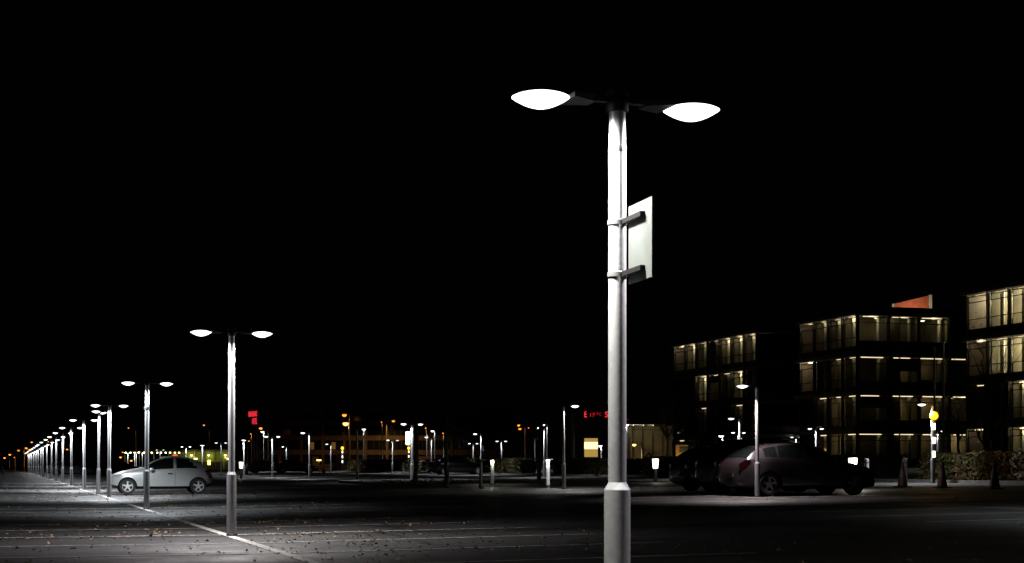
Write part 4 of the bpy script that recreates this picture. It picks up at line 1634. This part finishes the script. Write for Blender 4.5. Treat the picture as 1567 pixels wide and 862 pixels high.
# glass pavilion right of the big pole
D = 165.0
x0, x1 = (954 - CX) / F * D, (1030 - CX) / F * D
u_, _ = UV(x0, D)
t = thing('glass_pavilion', 'dim glass-fronted pavilion between the big pole and the black cars', 'building', (x0, D, g(u_)), 0)
Wd = x1 - x0
HP = CAMZ + (HORIZON - 650) / F * D - g(u_)
MB().box(-.2, Wd + .2, -.3, 9, HP, HP + .5).build('roof', M_DARKMET, t)
MB().box(0, Wd, 7, 7.2, -.2, HP - .01).build('rear_wall', M_WALLIN, t)
MB().box(-.1, 0, .1, 7, -.2, HP - .01).build('side_wall', M_DARKMET, t)
MB().box(Wd, Wd + .1, .1, 7, -.2, HP - .01).build('side_wall', M_DARKMET, t)
nb = 5
bw = Wd / nb
for i in range(nb):
    fm, pm = window_meshes(bw - .06, HP - .05, True)
    wn = link('window', fm, t, loc=(i * bw + .03, 0, 0))
    link('pane', pm, wn)
    if i in (0, 1, 2):
        MB().box(i * bw + .5, i * bw + 1.2, .6, .9, HP - .09, HP - .03).build('ceiling_light', M_STRIPB, t)
MB().tube([(Wd * .28, -.12, .1), (Wd * .5, -.12, 1.75)], [.07, .07], 8).build('brace', M_DARKMET, t)
MB().tube([(Wd * .5, -.12, 1.75), (Wd * .8, -.12, .1)], [.07, .07], 8).build('brace', M_DARKMET, t)
light('POINT', 60, (1, .9, .6), t, (Wd * .3, 4, HP - .4), .2, name='room_light')
light('POINT', 60, (1, .55, .2), t, (Wd * .55, 3.4, .9), .2, name='room_light')

D = 150.0
x0, x1 = (1034 - CX) / F * D, (1053 - CX) / F * D
u_, _ = UV(x0, D)
t = thing('lit_wall', 'ochre lit wall with a dark notice board left of the black cars', 'wall', (x0, D, g(u_)), 0)
zt = CAMZ + (HORIZON - 681) / F * D - g(u_)
MB().box(0, x1 - x0, 0, .3, -.2, zt).build('wall_face', M_OCHRE, t)
MB().box(.35, 1.15, -.05, -.002, zt - .75, zt - .15).build('notice_board', M_DARKMET, t)
MB().tube([((x1 - x0) * .9, -1.2, -.1), ((x1 - x0) * .9, -1.2, 1.4)], [.04, .04], 8).build('light_stem', M_HOUS, t)
light('POINT', 40, (1, .7, .25), t, ((x1 - x0) * .5, -1.3, 1.3), .1, name='wall_light')

# orange-lit hoardings and boxes along the road
for px0, px1, yt, yb, D, lb in ((478, 486, 699, 706.5, 178, 'small orange-lit cabinet left of the left crossing beacon'),
                                (516, 533, 696, 708, 182, 'orange-lit cabinet right behind the left crossing beacon'),
                                (558, 570, 704.5, 709, 182, 'low orange-lit box between the two far crossing beacons'),
                                (638, 662, 699, 709, 186, 'wide orange-lit hoarding behind the tail of the dark saloon')):
    x0, x1 = (px0 - CX) / F * D, (px1 - CX) / F * D
    u_, _ = UV(x0, D)
    zt = CAMZ + (HORIZON - yt) / F * D - g(u_)
    t = thing('roadside_cabinet', lb, 'cabinet', (x0, D, g(u_)), 0, 'orange-lit boxes by the road')
    MB().box(0, x1 - x0, 0, .5, -.1, zt).build('casing', M_OCHRE, t)
    MB().box(-.05, x1 - x0 + .05, -.05, .55, zt, zt + .06).build('lid', M_FARWALL, t)
    n = 2 if x1 - x0 < 1.3 else 3
    for k in range(n):
        xx = (x1 - x0) * (k + .5) / n
        MB().box(xx - (x1 - x0) * .42 / n, xx + (x1 - x0) * .42 / n, -.02, -.002, .1, zt - .08).build('door', M_OCHRE, t)
u_, v_ = by_dist(488, 170)
t = thing('lit_roof_sign', 'small glowing taxi-style roof light over the dark far saloon', 'sign', P(u_, v_), 0)
zz = CAMZ + (HORIZON - 704.5) / F * 170 - g(u_)
MB().box(-.25, .25, -.08, .08, zz - .07, zz + .07).build('sign_face', M_SODIUMW, t)
MB().tube([(0, 0, -.05), (0, 0, zz - .07)], [.04, .04], 8).build('post', M_GALV, t)

# sloping covered ramp right of the branching tree
D = 230.0
t = thing('covered_ramp', 'pale sloping canopy running down right of the branching bare tree', 'canopy', ((690 - CX) / F * D, D, g(40)), 0)
xa, xb = 0, (742 - 690) / F * D
za, zb = CAMZ + (HORIZON - 657) / F * D - g(40), CAMZ + (HORIZON - 673) / F * D - g(40)
rb = MB()
vv = []
for y in (0, 2.4):
    for (x, z) in ((xa, za), (xb, zb)):
        vv += [Vector((x, y, z)), Vector((x, y, z + (.55 if x == xa else .25)))]
rb._add(vv, [(0, 2, 3, 1), (4, 5, 7, 6), (0, 1, 5, 4), (2, 6, 7, 3), (1, 3, 7, 5), (0, 4, 6, 2)])
rb.build('roof', M_RENDER, t)
for q in (.05, .5, .95):
    x = xa + (xb - xa) * q
    MB().tube([(x, 1.2, -.1), (x, 1.2, za + (zb - za) * q + .01)], [.1, .1], 10).build('post', M_GALV, t)
